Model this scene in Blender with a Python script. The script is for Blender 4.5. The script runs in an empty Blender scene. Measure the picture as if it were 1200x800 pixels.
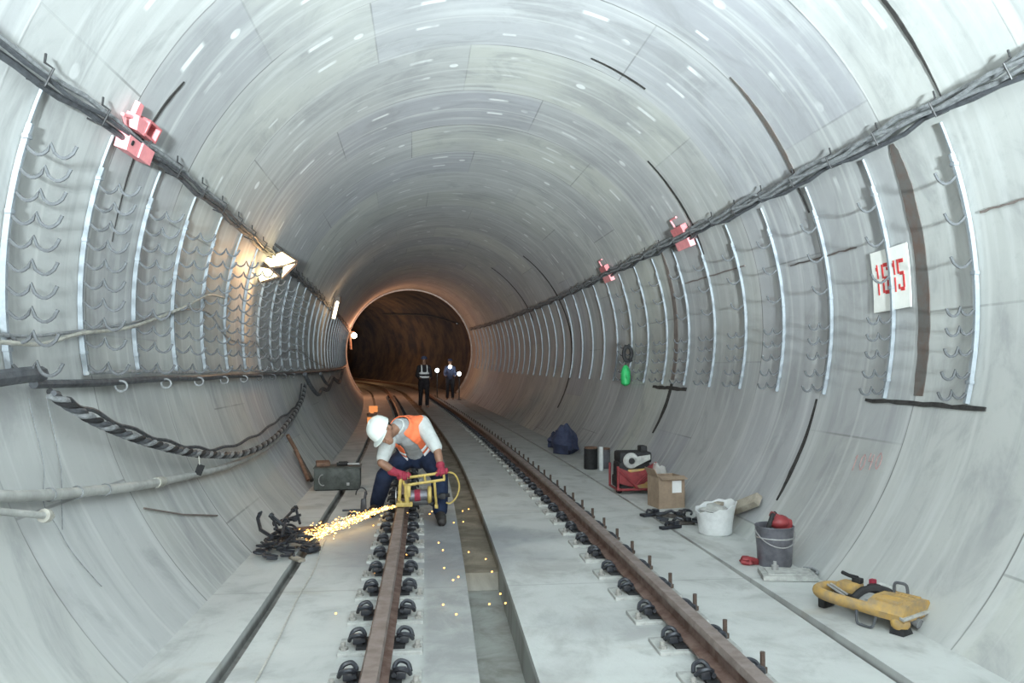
import bpy, bmesh, math, random
from mathutils import Vector, Matrix
random.seed(7)
PI = math.pi
C = bpy.context.scene.collection

# ------------------------------------------------------------------ the tunnel's alignment
R = 2.578            # inner radius of the lining
HC = 1.761           # height of the tunnel axis above the slab
K0, KK, KV, KVV = .004029, -3.9e-5, -.000659, 9.3e-5
RAIL_L, RAIL_R = -.831, .675
S_END = 32.5

S_BEND, K_BEND = 33.0, .026          # beyond the lining the bore swings left
def path(s):
    if s <= 0:
        return 0.0, s, 0.0, 0.0
    if s > S_BEND:
        x0, y0, z0, a0 = path(S_BEND); d = s - S_BEND; a = a0 + K_BEND*d
        return x0 + (math.cos(a)-math.cos(a0))/K_BEND, y0 + (math.sin(a)-math.sin(a0))/K_BEND, z0 + d*.022, a
    th = K0*s + KK*s*s/2
    x = -(K0*s*s/2 + KK*s**3/6)
    if s <= 34:
        z = KV*s*s/2 + KVV*s**3/6
    else:
        z = KV*34*34/2 + KVV*34**3/6 + (s-34)*(KV*34 + KVV*34*34/2)
    return x, s, z, th

def F(s, u, z=0.0):
    """point at chainage s, offset u right of the axis, z above the slab"""
    x, y, h, a = path(s)
    return Vector((x + u*math.cos(a), y + u*math.sin(a), h + z))

def W(s, t, inset=0.0, r=R):
    """point on the lining at chainage s, angle t above the horizontal right"""
    return F(s, (r-inset)*math.cos(t), HC + (r-inset)*math.sin(t))

def head(s):
    return path(s)[3]

# ------------------------------------------------------------------ node helpers
class NT:
    def __init__(self, mat):
        mat.use_nodes = True
        self.t = mat.node_tree; self.n = self.t.nodes; self.l = self.t.links
        self.n.clear()
        self.out = self.n.new('ShaderNodeOutputMaterial')
    def link(self, a, b): self.l.new(a, b)
    def val(self, sock, v):
        if isinstance(v, bpy.types.NodeSocket): self.l.new(v, sock)
        else: sock.default_value = v
    def m(self, op, a, b=0.0, c=None):
        n = self.n.new('ShaderNodeMath'); n.operation = op
        self.val(n.inputs[0], a); self.val(n.inputs[1], b)
        if c is not None: self.val(n.inputs[2], c)
        return n.outputs[0]
    def attr(self, name):
        n = self.n.new('ShaderNodeAttribute'); n.attribute_name = name
        return n.outputs['Fac']
    def vec(self, x, y, z=0.0):
        n = self.n.new('ShaderNodeCombineXYZ')
        for i, v in enumerate((x, y, z)): self.val(n.inputs[i], v)
        return n.outputs[0]
    def white(self, v):
        n = self.n.new('ShaderNodeTexWhiteNoise'); n.noise_dimensions = '3D'
        self.l.new(v, n.inputs['Vector']); return n.outputs['Value']
    def noise(self, v, scale, detail=5, rough=.6, dist=0.0):
        n = self.n.new('ShaderNodeTexNoise')
        if v is not None: self.l.new(v, n.inputs['Vector'])
        n.inputs['Scale'].default_value = scale; n.inputs['Detail'].default_value = detail
        n.inputs['Roughness'].default_value = rough; n.inputs['Distortion'].default_value = dist
        return n.outputs['Fac']
    def ramp(self, f, lo, hi, a=0.0, b=1.0):
        n = self.n.new('ShaderNodeMapRange'); n.clamp = True; n.interpolation_type = 'SMOOTHSTEP'
        self.val(n.inputs['Value'], f)
        n.inputs['From Min'].default_value = lo; n.inputs['From Max'].default_value = hi
        n.inputs['To Min'].default_value = a; n.inputs['To Max'].default_value = b
        return n.outputs['Result']
    def mix(self, f, a, b, mode='MIX'):
        n = self.n.new('ShaderNodeMix'); n.data_type = 'RGBA'; n.blend_type = mode
        self.val(n.inputs[0], f)
        for sock, v in ((n.inputs[6], a), (n.inputs[7], b)):
            if isinstance(v, bpy.types.NodeSocket): self.l.new(v, sock)
            else: sock.default_value = (*v, 1) if len(v) == 3 else v
        return n.outputs[2]
    def obj(self):
        return self.n.new('ShaderNodeTexCoord').outputs['Object']
    def geo(self):
        return self.n.new('ShaderNodeNewGeometry').outputs['Position']
    def bsdf(self, col, rough=.7, metal=0.0, spec=.3, bump=None, bstr=.3, bdist=.01):
        b = self.n.new('ShaderNodeBsdfPrincipled')
        if isinstance(col, bpy.types.NodeSocket): self.l.new(col, b.inputs['Base Color'])
        else: b.inputs['Base Color'].default_value = (*col, 1)
        self.val(b.inputs['Roughness'], rough); self.val(b.inputs['Metallic'], metal)
        b.inputs['Specular IOR Level'].default_value = spec
        if bump is not None:
            n = self.n.new('ShaderNodeBump'); n.inputs['Strength'].default_value = bstr
            n.inputs['Distance'].default_value = bdist
            self.l.new(bump, n.inputs['Height']); self.l.new(n.outputs[0], b.inputs['Normal'])
        self.l.new(b.outputs[0], self.out.inputs['Surface'])
        return b

def pmat(name, col, rough=.6, metal=0.0, var=.25, scale=14, spec=.3, col2=None, bump=.15, alpha=None, trans=None):
    """a plain worn surface: base colour broken up by noise"""
    m = bpy.data.materials.new(name); t = NT(m)
    n = t.noise(t.obj(), scale, 5, .65)
    c2 = col2 if col2 else tuple(c*(1-var) for c in col)
    f = t.ramp(n, .35, .68)
    c = t.mix(f, col, c2)
    b = t.bsdf(c, t.ramp(n, .2, .8, max(.05, rough-.1), min(1, rough+.12)), metal, spec, n, bump, .004)
    if alpha is not None: b.inputs['Alpha'].default_value = alpha
    if trans is not None: b.inputs['Transmission Weight'].default_value = trans
    return m

def emit(name, col, strength):
    m = bpy.data.materials.new(name); t = NT(m)
    e = t.n.new('ShaderNodeEmission'); e.inputs['Color'].default_value = (*col, 1); e.inputs['Strength'].default_value = strength
    t.link(e.outputs[0], t.out.inputs['Surface']); return m

# ------------------------------------------------------------------ materials
RING = 1.2
def lining_material():
    m = bpy.data.materials.new('segment_concrete'); t = NT(m)
    s, a = t.attr('chain'), t.attr('ang')               # metres along the tunnel, metres round the ring
    rs = t.m('DIVIDE', t.m('SUBTRACT', s, 4.77), RING)
    ring = t.m('FLOOR', rs); f = t.m('FRACT', t.m('ADD', rs, 100.0))
    shift = t.m('MULTIPLY', t.m('FRACT', t.m('MULTIPLY', t.m('ADD', ring, 200.0), .377)), 1.0)
    ra = t.m('ADD', t.m('DIVIDE', a, 2.31), shift)
    seg = t.m('FLOOR', ra); g = t.m('FRACT', t.m('ADD', ra, 100.0))
    idv = t.vec(ring, seg, 3.5)
    w1 = t.white(idv); w2 = t.white(t.vec(seg, ring, 11.0))
    p2 = t.vec(s, a, 0.0)
    big = t.noise(p2, .9, 4, .6); fine = t.noise(p2, 9, 6, .7)
    streak = t.noise(t.vec(t.m('MULTIPLY', s, 9.0), t.m('MULTIPLY', a, .55), 0.0), 1.0, 4, .6)
    base = t.mix(w1, (.54, .55, .505), (.435, .44, .475))
    base = t.mix(t.ramp(w2, .80, .98, 0, .6), base, (.43, .43, .46))
    base = t.mix(t.ramp(w2, .20, .02, 0, .5), base, (.56, .565, .50))
    base = t.mix(t.ramp(big, .42, .68, 0, .55), base, (.37, .375, .39))
    tone = t.white(t.vec(ring, 4.0, 1.0))
    base = t.mix(t.ramp(tone, .45, 0, 0, .40), base, (.36, .365, .38))
    base = t.mix(t.ramp(tone, .6, 1, 0, .40), base, (.62, .635, .61))
    mot = t.noise(t.vec(t.m('MULTIPLY', s, 1.3), t.m('MULTIPLY', a, .8), 6.0), 1.6, 6, .68, .8)
    base = t.mix(t.ramp(mot, .48, .68, 0, .62), base, (.33, .335, .34))
    dstr = t.noise(t.vec(t.m('MULTIPLY', s, 7.0), t.m('MULTIPLY', a, .5), 13.0), 1.0, 5, .65)
    base = t.mix(t.ramp(dstr, .52, .70, 0, .45), base, (.33, .335, .34))
    base = t.mix(t.ramp(mot, .46, .26, 0, .4), base, (.58, .59, .58))
    base = t.mix(t.ramp(streak, .48, .70, 0, .55), base, (.66, .68, .67))
    base = t.mix(t.ramp(fine, .55, .78, 0, .32), base, (.36, .36, .36))
    # grime streaks running down the lower walls
    low = t.m('MULTIPLY', t.ramp(t.attr('ht'), .95, .15), t.ramp(s, 6.5, 12))
    st2 = t.noise(t.vec(t.m('MULTIPLY', s, 5.0), t.m('MULTIPLY', a, .7), 4.0), 1.0, 5, .65)
    base = t.mix(t.m('MULTIPLY', low, t.ramp(st2, .50, .66, 0, .75)), base, (.13, .13, .135))
    # pale scour streaks
    st3 = t.noise(t.vec(t.m('MULTIPLY', s, 6.0), t.m('MULTIPLY', a, 1.1), 9.0), 1.0, 3, .5)
    base = t.mix(t.ramp(st3, .66, .76, 0, .55), base, (.70, .72, .71))
    # ring joints, segment joints and the pale line at mid ring
    wob = t.m('MULTIPLY', t.m('SUBTRACT', t.noise(p2, 3, 3, .5), .5), .012)
    fj = t.m('ABSOLUTE', t.m('SUBTRACT', t.m('ABSOLUTE', t.m('SUBTRACT', t.m('ADD', f, wob), .5)), .5))
    jr = t.ramp(fj, .0105, .0035)
    keep = t.ramp(t.noise(t.vec(ring, t.m('MULTIPLY', a, .5), 2.0), 1.3, 2, .5), .42, .62, .05, .85)
    edge = t.m('MULTIPLY', t.ramp(fj, .085, .02), t.ramp(t.noise(t.vec(t.m('MULTIPLY', ring, 3.1), t.m('MULTIPLY', a, .35), 7.0), 1.0, 4, .6), .38, .62, 0, .5))
    base = t.mix(edge, base, (.64, .65, .64))
    base = t.mix(t.m('MULTIPLY', jr, keep), base, (.13, .13, .125))
    gj = t.m('ABSOLUTE', t.m('SUBTRACT', t.m('ABSOLUTE', t.m('SUBTRACT', g, .5)), .5))
    base = t.mix(t.m('MULTIPLY', t.ramp(gj, .0042, .0016), t.ramp(t.noise(p2, .8, 3, .5), .4, .6, .12, .55)), base, (.17, .17, .165))
    mid = t.m('ABSOLUTE', t.m('SUBTRACT', t.m('ADD', f, t.m('MULTIPLY', wob, 1.5)), .5))
    base = t.mix(t.ramp(mid, .020, .004, 0, .38), base, (.68, .69, .67))
    # mortar plugs and filled bolt pockets in the crown
    up = t.ramp(t.attr('ht'), 2.55, 2.9)
    def rect(f0, g0, hf, hg, skew=0.0):
        df = t.m('ABSOLUTE', t.m('SUBTRACT', t.m('ADD', f, t.m('MULTIPLY', t.m('SUBTRACT', g, g0), skew)), f0))
        dg = t.m('ABSOLUTE', t.m('SUBTRACT', g, g0))
        return t.m('MULTIPLY', t.ramp(df, hf, hf*.55), t.ramp(dg, t.m('MULTIPLY', 1.0, hg) if False else hg, hg*.7))
    pk = rect(.22, .20, .030, .055)
    for q in ((.60, .20, .028, .045), (.22, .78, .030, .05), (.60, .80, .024, .05), (.80, .48, .02, .03)):
        pk = t.m('MAXIMUM', pk, rect(*q))
    dd = t.m('SQRT', t.m('ADD', t.m('POWER', t.m('MULTIPLY', t.m('SUBTRACT', f, .42), 1.2), 2.0),
                         t.m('POWER', t.m('MULTIPLY', t.m('SUBTRACT', g, .5), 2.31), 2.0)))
    dd2 = t.m('SQRT', t.m('ADD', t.m('POWER', t.m('MULTIPLY', t.m('SUBTRACT', f, .40), 1.2), 2.0),
                         t.m('POWER', t.m('MULTIPLY', t.m('SUBTRACT', g, .06), 2.31), 2.0)))
    pk = t.m('MAXIMUM', pk, t.m('MAXIMUM', t.ramp(dd, .058, .04), t.ramp(dd2, .05, .035)))
    some = t.ramp(t.noise(p2, 1.5, 4, .6), .40, .60, .05, .9)
    base = t.mix(t.m('MULTIPLY', t.m('MULTIPLY', pk, up), some), base, (.83, .85, .84))
    hgt = t.m('SUBTRACT', t.m('MULTIPLY', fine, .4), t.m('MULTIPLY', t.m('MAXIMUM', jr, t.ramp(gj, .004, .0015)), .15))
    base = t.mix(1.0, base, (.80, .80, .80), 'MULTIPLY')
    t.bsdf(base, .62, 0, .3, hgt, .35, .012)
    return m

def floor_material():
    m = bpy.data.materials.new('slab_concrete'); t = NT(m)
    s, u, d = t.attr('chain'), t.attr('off'), t.attr('depth')
    p = t.vec(s, u, 0.0)
    big = t.noise(p, .8, 4, .6); mid = t.noise(p, 3.2, 5, .65, .4); fine = t.noise(p, 22, 6, .7)
    c = t.mix(t.ramp(big, .3, .7), (.50, .515, .505), (.41, .42, .415))
    c = t.mix(t.ramp(mid, .48, .72, 0, .6), c, (.29, .29, .285))
    blot = t.noise(t.vec(t.m('MULTIPLY', s, .9), t.m('MULTIPLY', u, 1.6), 2.0), 1.0, 5, .62, .6)
    c = t.mix(t.ramp(blot, .54, .68, 0, .6), c, (.27, .265, .255))
    inner = t.m('MULTIPLY', t.ramp(u, -.66, -.60), t.ramp(u, -.30, -.36))
    c = t.mix(t.m('MULTIPLY', inner, t.ramp(mid, .30, .62, .35, .8)), c, (.23, .235, .235))
    c = t.mix(t.ramp(fine, .55, .8, 0, .3), c, (.30, .30, .29))
    st = t.noise(t.vec(t.m('MULTIPLY', s, 3.0), t.m('MULTIPLY', u, .9), 5.0), 1.0, 4, .6)
    c = t.mix(t.ramp(st, .58, .72, 0, .5), c, (.36, .33, .28))
    # pours of the slab: a joint every few metres and a darker stretch by the cutting place
    pj = t.m('ABSOLUTE', t.m('SUBTRACT', t.m('FRACT', t.m('DIVIDE', t.m('ADD', s, 1.10), 2.4)), .5))
    c = t.mix(t.ramp(pj, .006, .002, 0, .35), c, (.2, .2, .2))
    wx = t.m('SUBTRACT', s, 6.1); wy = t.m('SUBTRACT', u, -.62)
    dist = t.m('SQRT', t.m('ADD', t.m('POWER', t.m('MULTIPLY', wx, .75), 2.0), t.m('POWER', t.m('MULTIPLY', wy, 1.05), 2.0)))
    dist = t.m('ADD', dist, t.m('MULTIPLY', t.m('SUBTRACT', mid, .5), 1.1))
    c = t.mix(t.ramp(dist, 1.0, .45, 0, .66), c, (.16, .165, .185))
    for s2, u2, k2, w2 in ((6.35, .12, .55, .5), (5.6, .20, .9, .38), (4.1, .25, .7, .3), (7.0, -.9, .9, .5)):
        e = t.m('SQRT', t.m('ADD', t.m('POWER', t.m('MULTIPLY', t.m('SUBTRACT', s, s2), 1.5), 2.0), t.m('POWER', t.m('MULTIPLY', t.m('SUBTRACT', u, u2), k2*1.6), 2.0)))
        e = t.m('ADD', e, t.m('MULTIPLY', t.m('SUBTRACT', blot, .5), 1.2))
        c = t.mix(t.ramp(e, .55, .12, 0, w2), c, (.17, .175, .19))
    c = t.mix(t.ramp(s, 7, 16, 0, .5), c, (.30, .285, .27))
    # silt in the channels
    dn = t.ramp(d, .02, .05)
    silt = t.mix(t.ramp(mid, .35, .65), (.22, .19, .145), (.13, .11, .085))
    bed = t.mix(t.ramp(mid, .4, .7), (.27, .28, .265), (.17, .165, .15))
    ch = t.mix(t.ramp(s, 5.45, 5.6), bed, silt)
    slot = t.mix(t.ramp(mid, .4, .65), (.17, .17, .165), (.11, .11, .105))
    side = t.ramp(t.m('ABSOLUTE', u), .9, 1.1)
    c = t.mix(dn, c, t.mix(side, ch, slot))
    t.bsdf(c, t.ramp(mid, .3, .7, .5, .75), 0, .35, t.m('ADD', fine, mid), .3, .01)
    return m

M = {}
M['lining'] = lining_material()
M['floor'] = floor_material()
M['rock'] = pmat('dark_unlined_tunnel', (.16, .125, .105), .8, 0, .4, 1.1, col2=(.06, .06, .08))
M['highlight_rim'] = pmat('highlight_ring_concrete', (.40, .36, .33), .7, 0, .3, 5)
M['galv'] = pmat('galvanized_steel', (.245, .27, .295), .5, 0, .15, 30, .25)
M['cradle'] = pmat('dull_galvanized_cradle', (.10, .104, .11), .8, 0, .2, 30, .1)
M['cable'] = pmat('dark_cable_sheath', (.085, .09, .10), .5, 0, .35, 20)
M['cablegrey'] = pmat('dusty_grey_cable_sheath', (.25, .26, .27), .6, 0, .4, 25)
M['cablewhite'] = pmat('pale_dusty_cable_sheath', (.40, .39, .35), .6, 0, .3, 18)
M['hose'] = pmat('pale_grey_plastic_pipe', (.42, .425, .41), .5, 0, .25, 9)
M['rail'] = pmat('rusty_rail_steel', (.20, .135, .115), .55, .25, .35, 12, .4, col2=(.12, .068, .052))
M['railhead'] = pmat('worn_rail_head', (.25, .205, .19), .5, .3, .25, 9, .4, col2=(.19, .15, .135))
M['block'] = pmat('sleeper_block_concrete', (.42, .425, .41), .75, 0, .3, 16)
M['clip'] = pmat('black_painted_spring_steel', (.035, .038, .048), .42, .2, .4, 20, .5)
M['bolt'] = pmat('rusty_bolt', (.12, .085, .07), .6, .3, .4, 30)
M['stub'] = pmat('dusty_bolt', (.34, .33, .31), .7, .1, .4, 30)
M['pink'] = pmat('faded_red_plastic', (.72, .27, .28), .55, 0, .15, 12, col2=(.62, .23, .25))
M['pinkshade'] = pmat('faded_red_plastic_shaded', (.55, .17, .18), .6, 0, .2, 12)  # same red plastic with the shade of the open recess in its colour
M['signwhite'] = pmat('white_sign_board', (.80, .80, .76), .5, 0, .08, 9)
M['signred'] = pmat('red_stencil_paint', (.62, .06, .06), .6, 0, .25, 40)
M['chalk'] = pmat('faint_red_chalk', (.42, .27, .26), .9, 0, .3, 40)
M['gasket'] = pmat('dark_gasket_strip', (.115, .11, .105), .7, 0, .4, 9, col2=(.12, .085, .072))
M['black'] = pmat('black_sealant', (.045, .043, .042), .7, 0, .4, 20)
M['seambrown'] = pmat('brown_seam_strip', (.20, .165, .15), .8, 0, .3, 10)
M['yellow'] = pmat('worn_yellow_paint', (.44, .275, .085), .6, 0, .35, 13, .3, col2=(.27, .20, .12))
M['paleyellow'] = pmat('pale_yellow_paint', (.50, .37, .11), .5, 0, .3, 20, .4)
M['darkmetal'] = pmat('dark_oily_metal', (.05, .05, .052), .45, .5, .4, 20, .5)
M['steel'] = pmat('bare_steel', (.40, .40, .40), .45, .5, .2, 25, .5)
M['rubber'] = pmat('black_rubber', (.025, .025, .027), .7, 0, .3, 20)
M['red'] = pmat('worn_red_paint', (.24, .035, .04), .5, 0, .3, 14, .4)
M['bucket'] = pmat('grey_bucket_tin', (.165, .165, .19), .45, .35, .35, 12, .5)
M['cardboard'] = pmat('brown_cardboard', (.30, .225, .165), .85, 0, .18, 12)
M['paper'] = pmat('white_paper', (.82, .83, .84), .7, 0, .05, 10)
M['sack'] = pmat('white_woven_sack', (.66, .68, .69), .75, 0, .12, 24)
M['wood'] = pmat('weathered_timber', (.38, .34, .28), .8, 0, .35, 10)
M['plastic_film'] = pmat('clear_plastic_film', (.70, .69, .66), .3, 0, .05, 10, alpha=.38)
M['tarp'] = pmat('dark_blue_tarpaulin', (.055, .065, .12), .6, 0, .35, 10)
M['chest'] = pmat('dark_green_painted_steel', (.085, .095, .09), .55, .2, .35, 12)
M['mud'] = pmat('scrap_metal', (.10, .088, .08), .7, .2, .5, 24)
M['green'] = pmat('green_plastic', (.03, .36, .11), .5, 0, .2, 14)
M['tray'] = pmat('dusty_cement_tray', (.42, .425, .41), .8, 0, .35, 12)
M['skin'] = pmat('brown_skin', (.22, .12, .08), .55, 0, .15, 30)
M['shirt'] = pmat('light_grey_shirt_cloth', (.42, .44, .435), .85, 0, .15, 18)
M['tshirt'] = pmat('mid_grey_shirt_cloth', (.27, .28, .285), .85, 0, .2, 18)
M['vest'] = pmat('orange_safety_vest', (.72, .16, .065), .7, 0, .1, 14)
M['reflect'] = pmat('white_reflective_tape', (.88, .88, .88), .4, 0, .05, 20)
M['navy'] = pmat('navy_work_trousers', (.012, .022, .055), .85, 0, .3, 14)
M['maroon'] = pmat('maroon_work_glove', (.28, .03, .055), .75, 0, .25, 20)
M['helmet'] = pmat('white_hard_hat', (.62, .67, .645), .35, 0, .06, 8, .5)
M['boot'] = pmat('dark_leather_boot', (.04, .036, .035), .6, 0, .3, 20)
M['darkcloth'] = pmat('dark_work_cloth', (.03, .026, .03), .85, 0, .3, 14)
M['hair'] = pmat('black_hair', (.012, .011, .011), .6, 0, .3, 30)
M['eye'] = pmat('eye_white', (.6, .6, .6), .3, 0, .1, 30)
M['rust'] = pmat('rusty_brown_steel', (.20, .12, .085), .7, .2, .4, 16)
M['housing'] = pmat('brown_lamp_housing', (.10, .075, .06), .5, .2, .3, 14)
M['greycord'] = pmat('pale_cord', (.50, .49, .45), .6, 0, .2, 30)
M['glow'] = emit('lamp_glass_glow', (1.0, .80, .40), 5.0)
M['glow_hot'] = emit('lamp_bulb_glow', (1.0, .86, .55), 14.0)
M['glow_tube'] = emit('tube_lamp_glow', (1.0, .86, .6), 4.0)
M['glow_cold'] = emit('head_lamp_glow', (.85, 1.0, 1.0), 12.0)
M['glow_orange'] = emit('orange_box_glow', (1.0, .36, .12), .85)
M['spark'] = emit('spark_glow', (1.0, .50, .13), 4.0)
M['spark_hot'] = emit('spark_core_glow', (1.0, .72, .28), 6.5)

# ------------------------------------------------------------------ mesh helpers
class MB:
    def __init__(self): self.b = bmesh.new()
    def box(self, c, size, rot=None, bev=0.0, taper=1.0):
        r = bmesh.ops.create_cube(self.b, size=1.0); vs = r['verts']
        for v in vs:
            k = taper if v.co.z > 0 else 1.0
            v.co = Vector((v.co.x*size[0]*k, v.co.y*size[1]*k, v.co.z*size[2]))
        if bev:
            es = list({e for v in vs for e in v.link_edges})
            r2 = bmesh.ops.bevel(self.b, geom=es, offset=bev, segments=2, affect='EDGES', profile=.6)
            vs = list({v for f in r2['faces'] for v in f.verts} | {v for v in vs if v.is_valid})
            # every vert of this island
            seen = set(vs); st = list(vs)
            while st:
                v = st.pop()
                for e in v.link_edges:
                    o = e.other_vert(v)
                    if o not in seen: seen.add(o); st.append(o)
            vs = list(seen)
        if rot is not None:
            rm = rot if isinstance(rot, Matrix) else Matrix.Rotation(rot, 3, 'Z')
            for v in vs: v.co = rm @ v.co
        for v in vs: v.co += Vector(c)
        return vs
    def tube(self, pts, r, seg=8, closed=False, cap=True, flat=1.0):
        pts = [Vector(p) for p in pts]; n = len(pts)
        rr = r if isinstance(r, (list, tuple)) else [r]*n
        rings = []; up = None
        for i, p in enumerate(pts):
            if closed: d = pts[(i+1) % n] - pts[i-1]
            else: d = pts[min(i+1, n-1)] - pts[max(i-1, 0)]
            d.normalize()
            if up is None:
                up = Vector((0, 0, 1)) if abs(d.z) < .9 else Vector((1, 0, 0))
            a = d.cross(up)
            if a.length < 1e-4: a = d.orthogonal()
            a.normalize(); b = a.cross(d); up = b
            rings.append([self.b.verts.new(p + a*math.cos(2*PI*k/seg)*rr[i] + b*math.sin(2*PI*k/seg)*rr[i]*flat) for k in range(seg)])
        m = n if closed else n-1
        for i in range(m):
            A, B = rings[i], rings[(i+1) % n]
            for k in range(seg):
                self.b.faces.new((A[k], A[(k+1) % seg], B[(k+1) % seg], B[k]))
        if cap and not closed:
            self.b.faces.new(rings[0]); self.b.faces.new(rings[-1][::-1])
        return self
    def lathe(self, prof, c=(0, 0, 0), seg=24, mat=None, jit=0.0):
        c = Vector(c); rings = []
        for (r, z) in prof:
            ring = []
            for k in range(seg):
                a = 2*PI*k/seg; q = r*(1+jit*math.sin(3*a+z*9)+jit*.6*math.sin(7*a+z*23))
                v = Vector((q*math.cos(a), q*math.sin(a), z))
                if mat is not None: v = mat @ v
                ring.append(self.b.verts.new(v + c))
            rings.append(ring)
        for A, B in zip(rings, rings[1:]):
            for k in range(seg):
                self.b.faces.new((A[k], A[(k+1) % seg], B[(k+1) % seg], B[k]))
        if prof[0][0] > 1e-5: self.b.faces.new(rings[0][::-1])
        if prof[-1][0] > 1e-5: self.b.faces.new(rings[-1])
        return self
    def ball(self, c, rad, mat=None, u=16, v=10):
        r = bmesh.ops.create_uvsphere(self.b, u_segments=u, v_segments=v, radius=1.0)
        rad = Vector(rad) if not isinstance(rad, (int, float)) else Vector((rad,)*3)
        for w in r['verts']:
            p = Vector((w.co.x*rad.x, w.co.y*rad.y, w.co.z*rad.z))
            if mat is not None: p = mat @ p
            w.co = p + Vector(c)
        return self
    def cap(self, a, b, ra, rb, seg=12):
        """tapered capsule: a limb"""
        a, b = Vector(a), Vector(b); d = b-a; L = d.length
        z = d.normalized(); x = z.orthogonal().normalized(); y = z.cross(x)
        prof = []
        for i in range(5): t = -PI/2 + i*PI/8; prof.append((ra*math.cos(t), ra*math.sin(t)))
        for i in range(5): t = i*PI/8; prof.append((rb*math.cos(t), L + rb*math.sin(t)))
        m = Matrix((x, y, z)).transposed()
        self.lathe([(max(p[0], 1e-4), p[1]) for p in prof], a, seg, m); return self
    def prism(self, poly, axis_a, axis_b, c0, ext):
        """polygon in the plane of two axes, pushed along ext"""
        A = [self.b.verts.new(Vector(c0) + Vector(axis_a)*p[0] + Vector(axis_b)*p[1]) for p in poly]
        B = [self.b.verts.new(v.co + Vector(ext)) for v in A]
        n = len(A)
        self.b.faces.new(A[::-1]); self.b.faces.new(B)
        for i in range(n): self.b.faces.new((A[i], A[(i+1) % n], B[(i+1) % n], B[i]))
        return self
    def shell(self, grid, off):
        """closed thin slab from a grid of points and one of offset points"""
        nr, nc = len(grid), len(grid[0])
        A = [[self.b.verts.new(p) for p in row] for row in grid]
        B = [[self.b.verts.new(p) for p in row] for row in off]
        for i in range(nr-1):
            for j in range(nc-1):
                self.b.faces.new((A[i][j], A[i+1][j], A[i+1][j+1], A[i][j+1]))
                self.b.faces.new((B[i][j], B[i][j+1], B[i+1][j+1], B[i+1][j]))
        for i in range(nr-1):
            self.b.faces.new((A[i][0], B[i][0], B[i+1][0], A[i+1][0]))
            self.b.faces.new((A[i][-1], A[i+1][-1], B[i+1][-1], B[i][-1]))
        for j in range(nc-1):
            self.b.faces.new((A[0][j], A[0][j+1], B[0][j+1], B[0][j]))
            self.b.faces.new((A[-1][j], B[-1][j], B[-1][j+1], A[-1][j+1]))
        return self
    def shift(self, v, rot=0.0):
        m = Matrix.Rotation(rot, 3, 'Z') if not isinstance(rot, Matrix) else rot
        for w in self.b.verts: w.co = m @ w.co + Vector(v)
        return self
    def build(self, name, mat, parent=None, smooth=True, loc=None):
        bmesh.ops.recalc_face_normals(self.b, faces=self.b.faces)
        me = bpy.data.meshes.new(name); self.b.to_mesh(me); self.b.free()
        me.materials.append(M[mat])
        if smooth:
            me.polygons.foreach_set('use_smooth', [True]*len(me.polygons))
            me.set_sharp_from_angle(angle=math.radians(38))
        o = bpy.data.objects.new(name, me); C.objects.link(o)
        if parent: o.parent = parent
        if loc is not None: o.location = loc
        return o

def tag(o, label=None, cat=None, group=None, kind=None):
    if label: o['label'] = label
    if cat: o['category'] = cat
    if group: o['group'] = group
    if kind: o['kind'] = kind
    return o

def thing(name, label, cat, loc=(0, 0, 0), rotz=0.0, group=None):
    o = bpy.data.objects.new(name, None); C.objects.link(o)
    o.empty_display_size = .1
    o.location = loc; o.rotation_euler = (0, 0, rotz)
    return tag(o, label, cat, group)

def copy_tree(o, parent=None):
    c = o.copy(); C.objects.link(c)
    if parent: c.parent = parent
    for ch in list(o.children): copy_tree(ch, c)
    return c

ORD = ('first second third fourth fifth sixth seventh eighth ninth tenth eleventh twelfth thirteenth fourteenth fifteenth '
       'sixteenth seventeenth eighteenth nineteenth').split()
TENS = {2: 'twent', 3: 'thirt', 4: 'fort', 5: 'fift', 6: 'sixt', 7: 'sevent'}
def ordinal(n):
    if n < 20: return ORD[n-1]
    a, b = divmod(n, 10)
    return TENS[a] + 'ieth' if b == 0 else TENS[a] + 'y-' + ORD[b-1]

def grounded(mb, name, mat, label, cat, group=None, smooth=True, base=None):
    """a thing that is one mesh: its origin goes to its base"""
    vs = [v.co for v in mb.b.verts]
    if base is None:
        lo = min(v.z for v in vs)
        base = Vector((sum(v.x for v in vs)/len(vs), sum(v.y for v in vs)/len(vs), lo))
    base = Vector(base)
    mb.shift(-base)
    o = mb.build(name, mat, None, smooth, base)
    return tag(o, label, cat, group)

def frange(a, b, n): return [a + (b-a)*i/(n-1) for i in range(n)]

def spline(pts, per=6):
    pts = [Vector(p) for p in pts]; out = []
    for i in range(len(pts)-1):
        p0 = pts[max(i-1, 0)]; p1 = pts[i]; p2 = pts[i+1]; p3 = pts[min(i+2, len(pts)-1)]
        for k in range(per):
            t = k/per
            out.append(.5*((2*p1) + (p2-p0)*t + (2*p0-5*p1+4*p2-p3)*t*t + (3*p1-p0-3*p2+p3)*t**3))
    out.append(pts[-1]); return out

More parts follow.
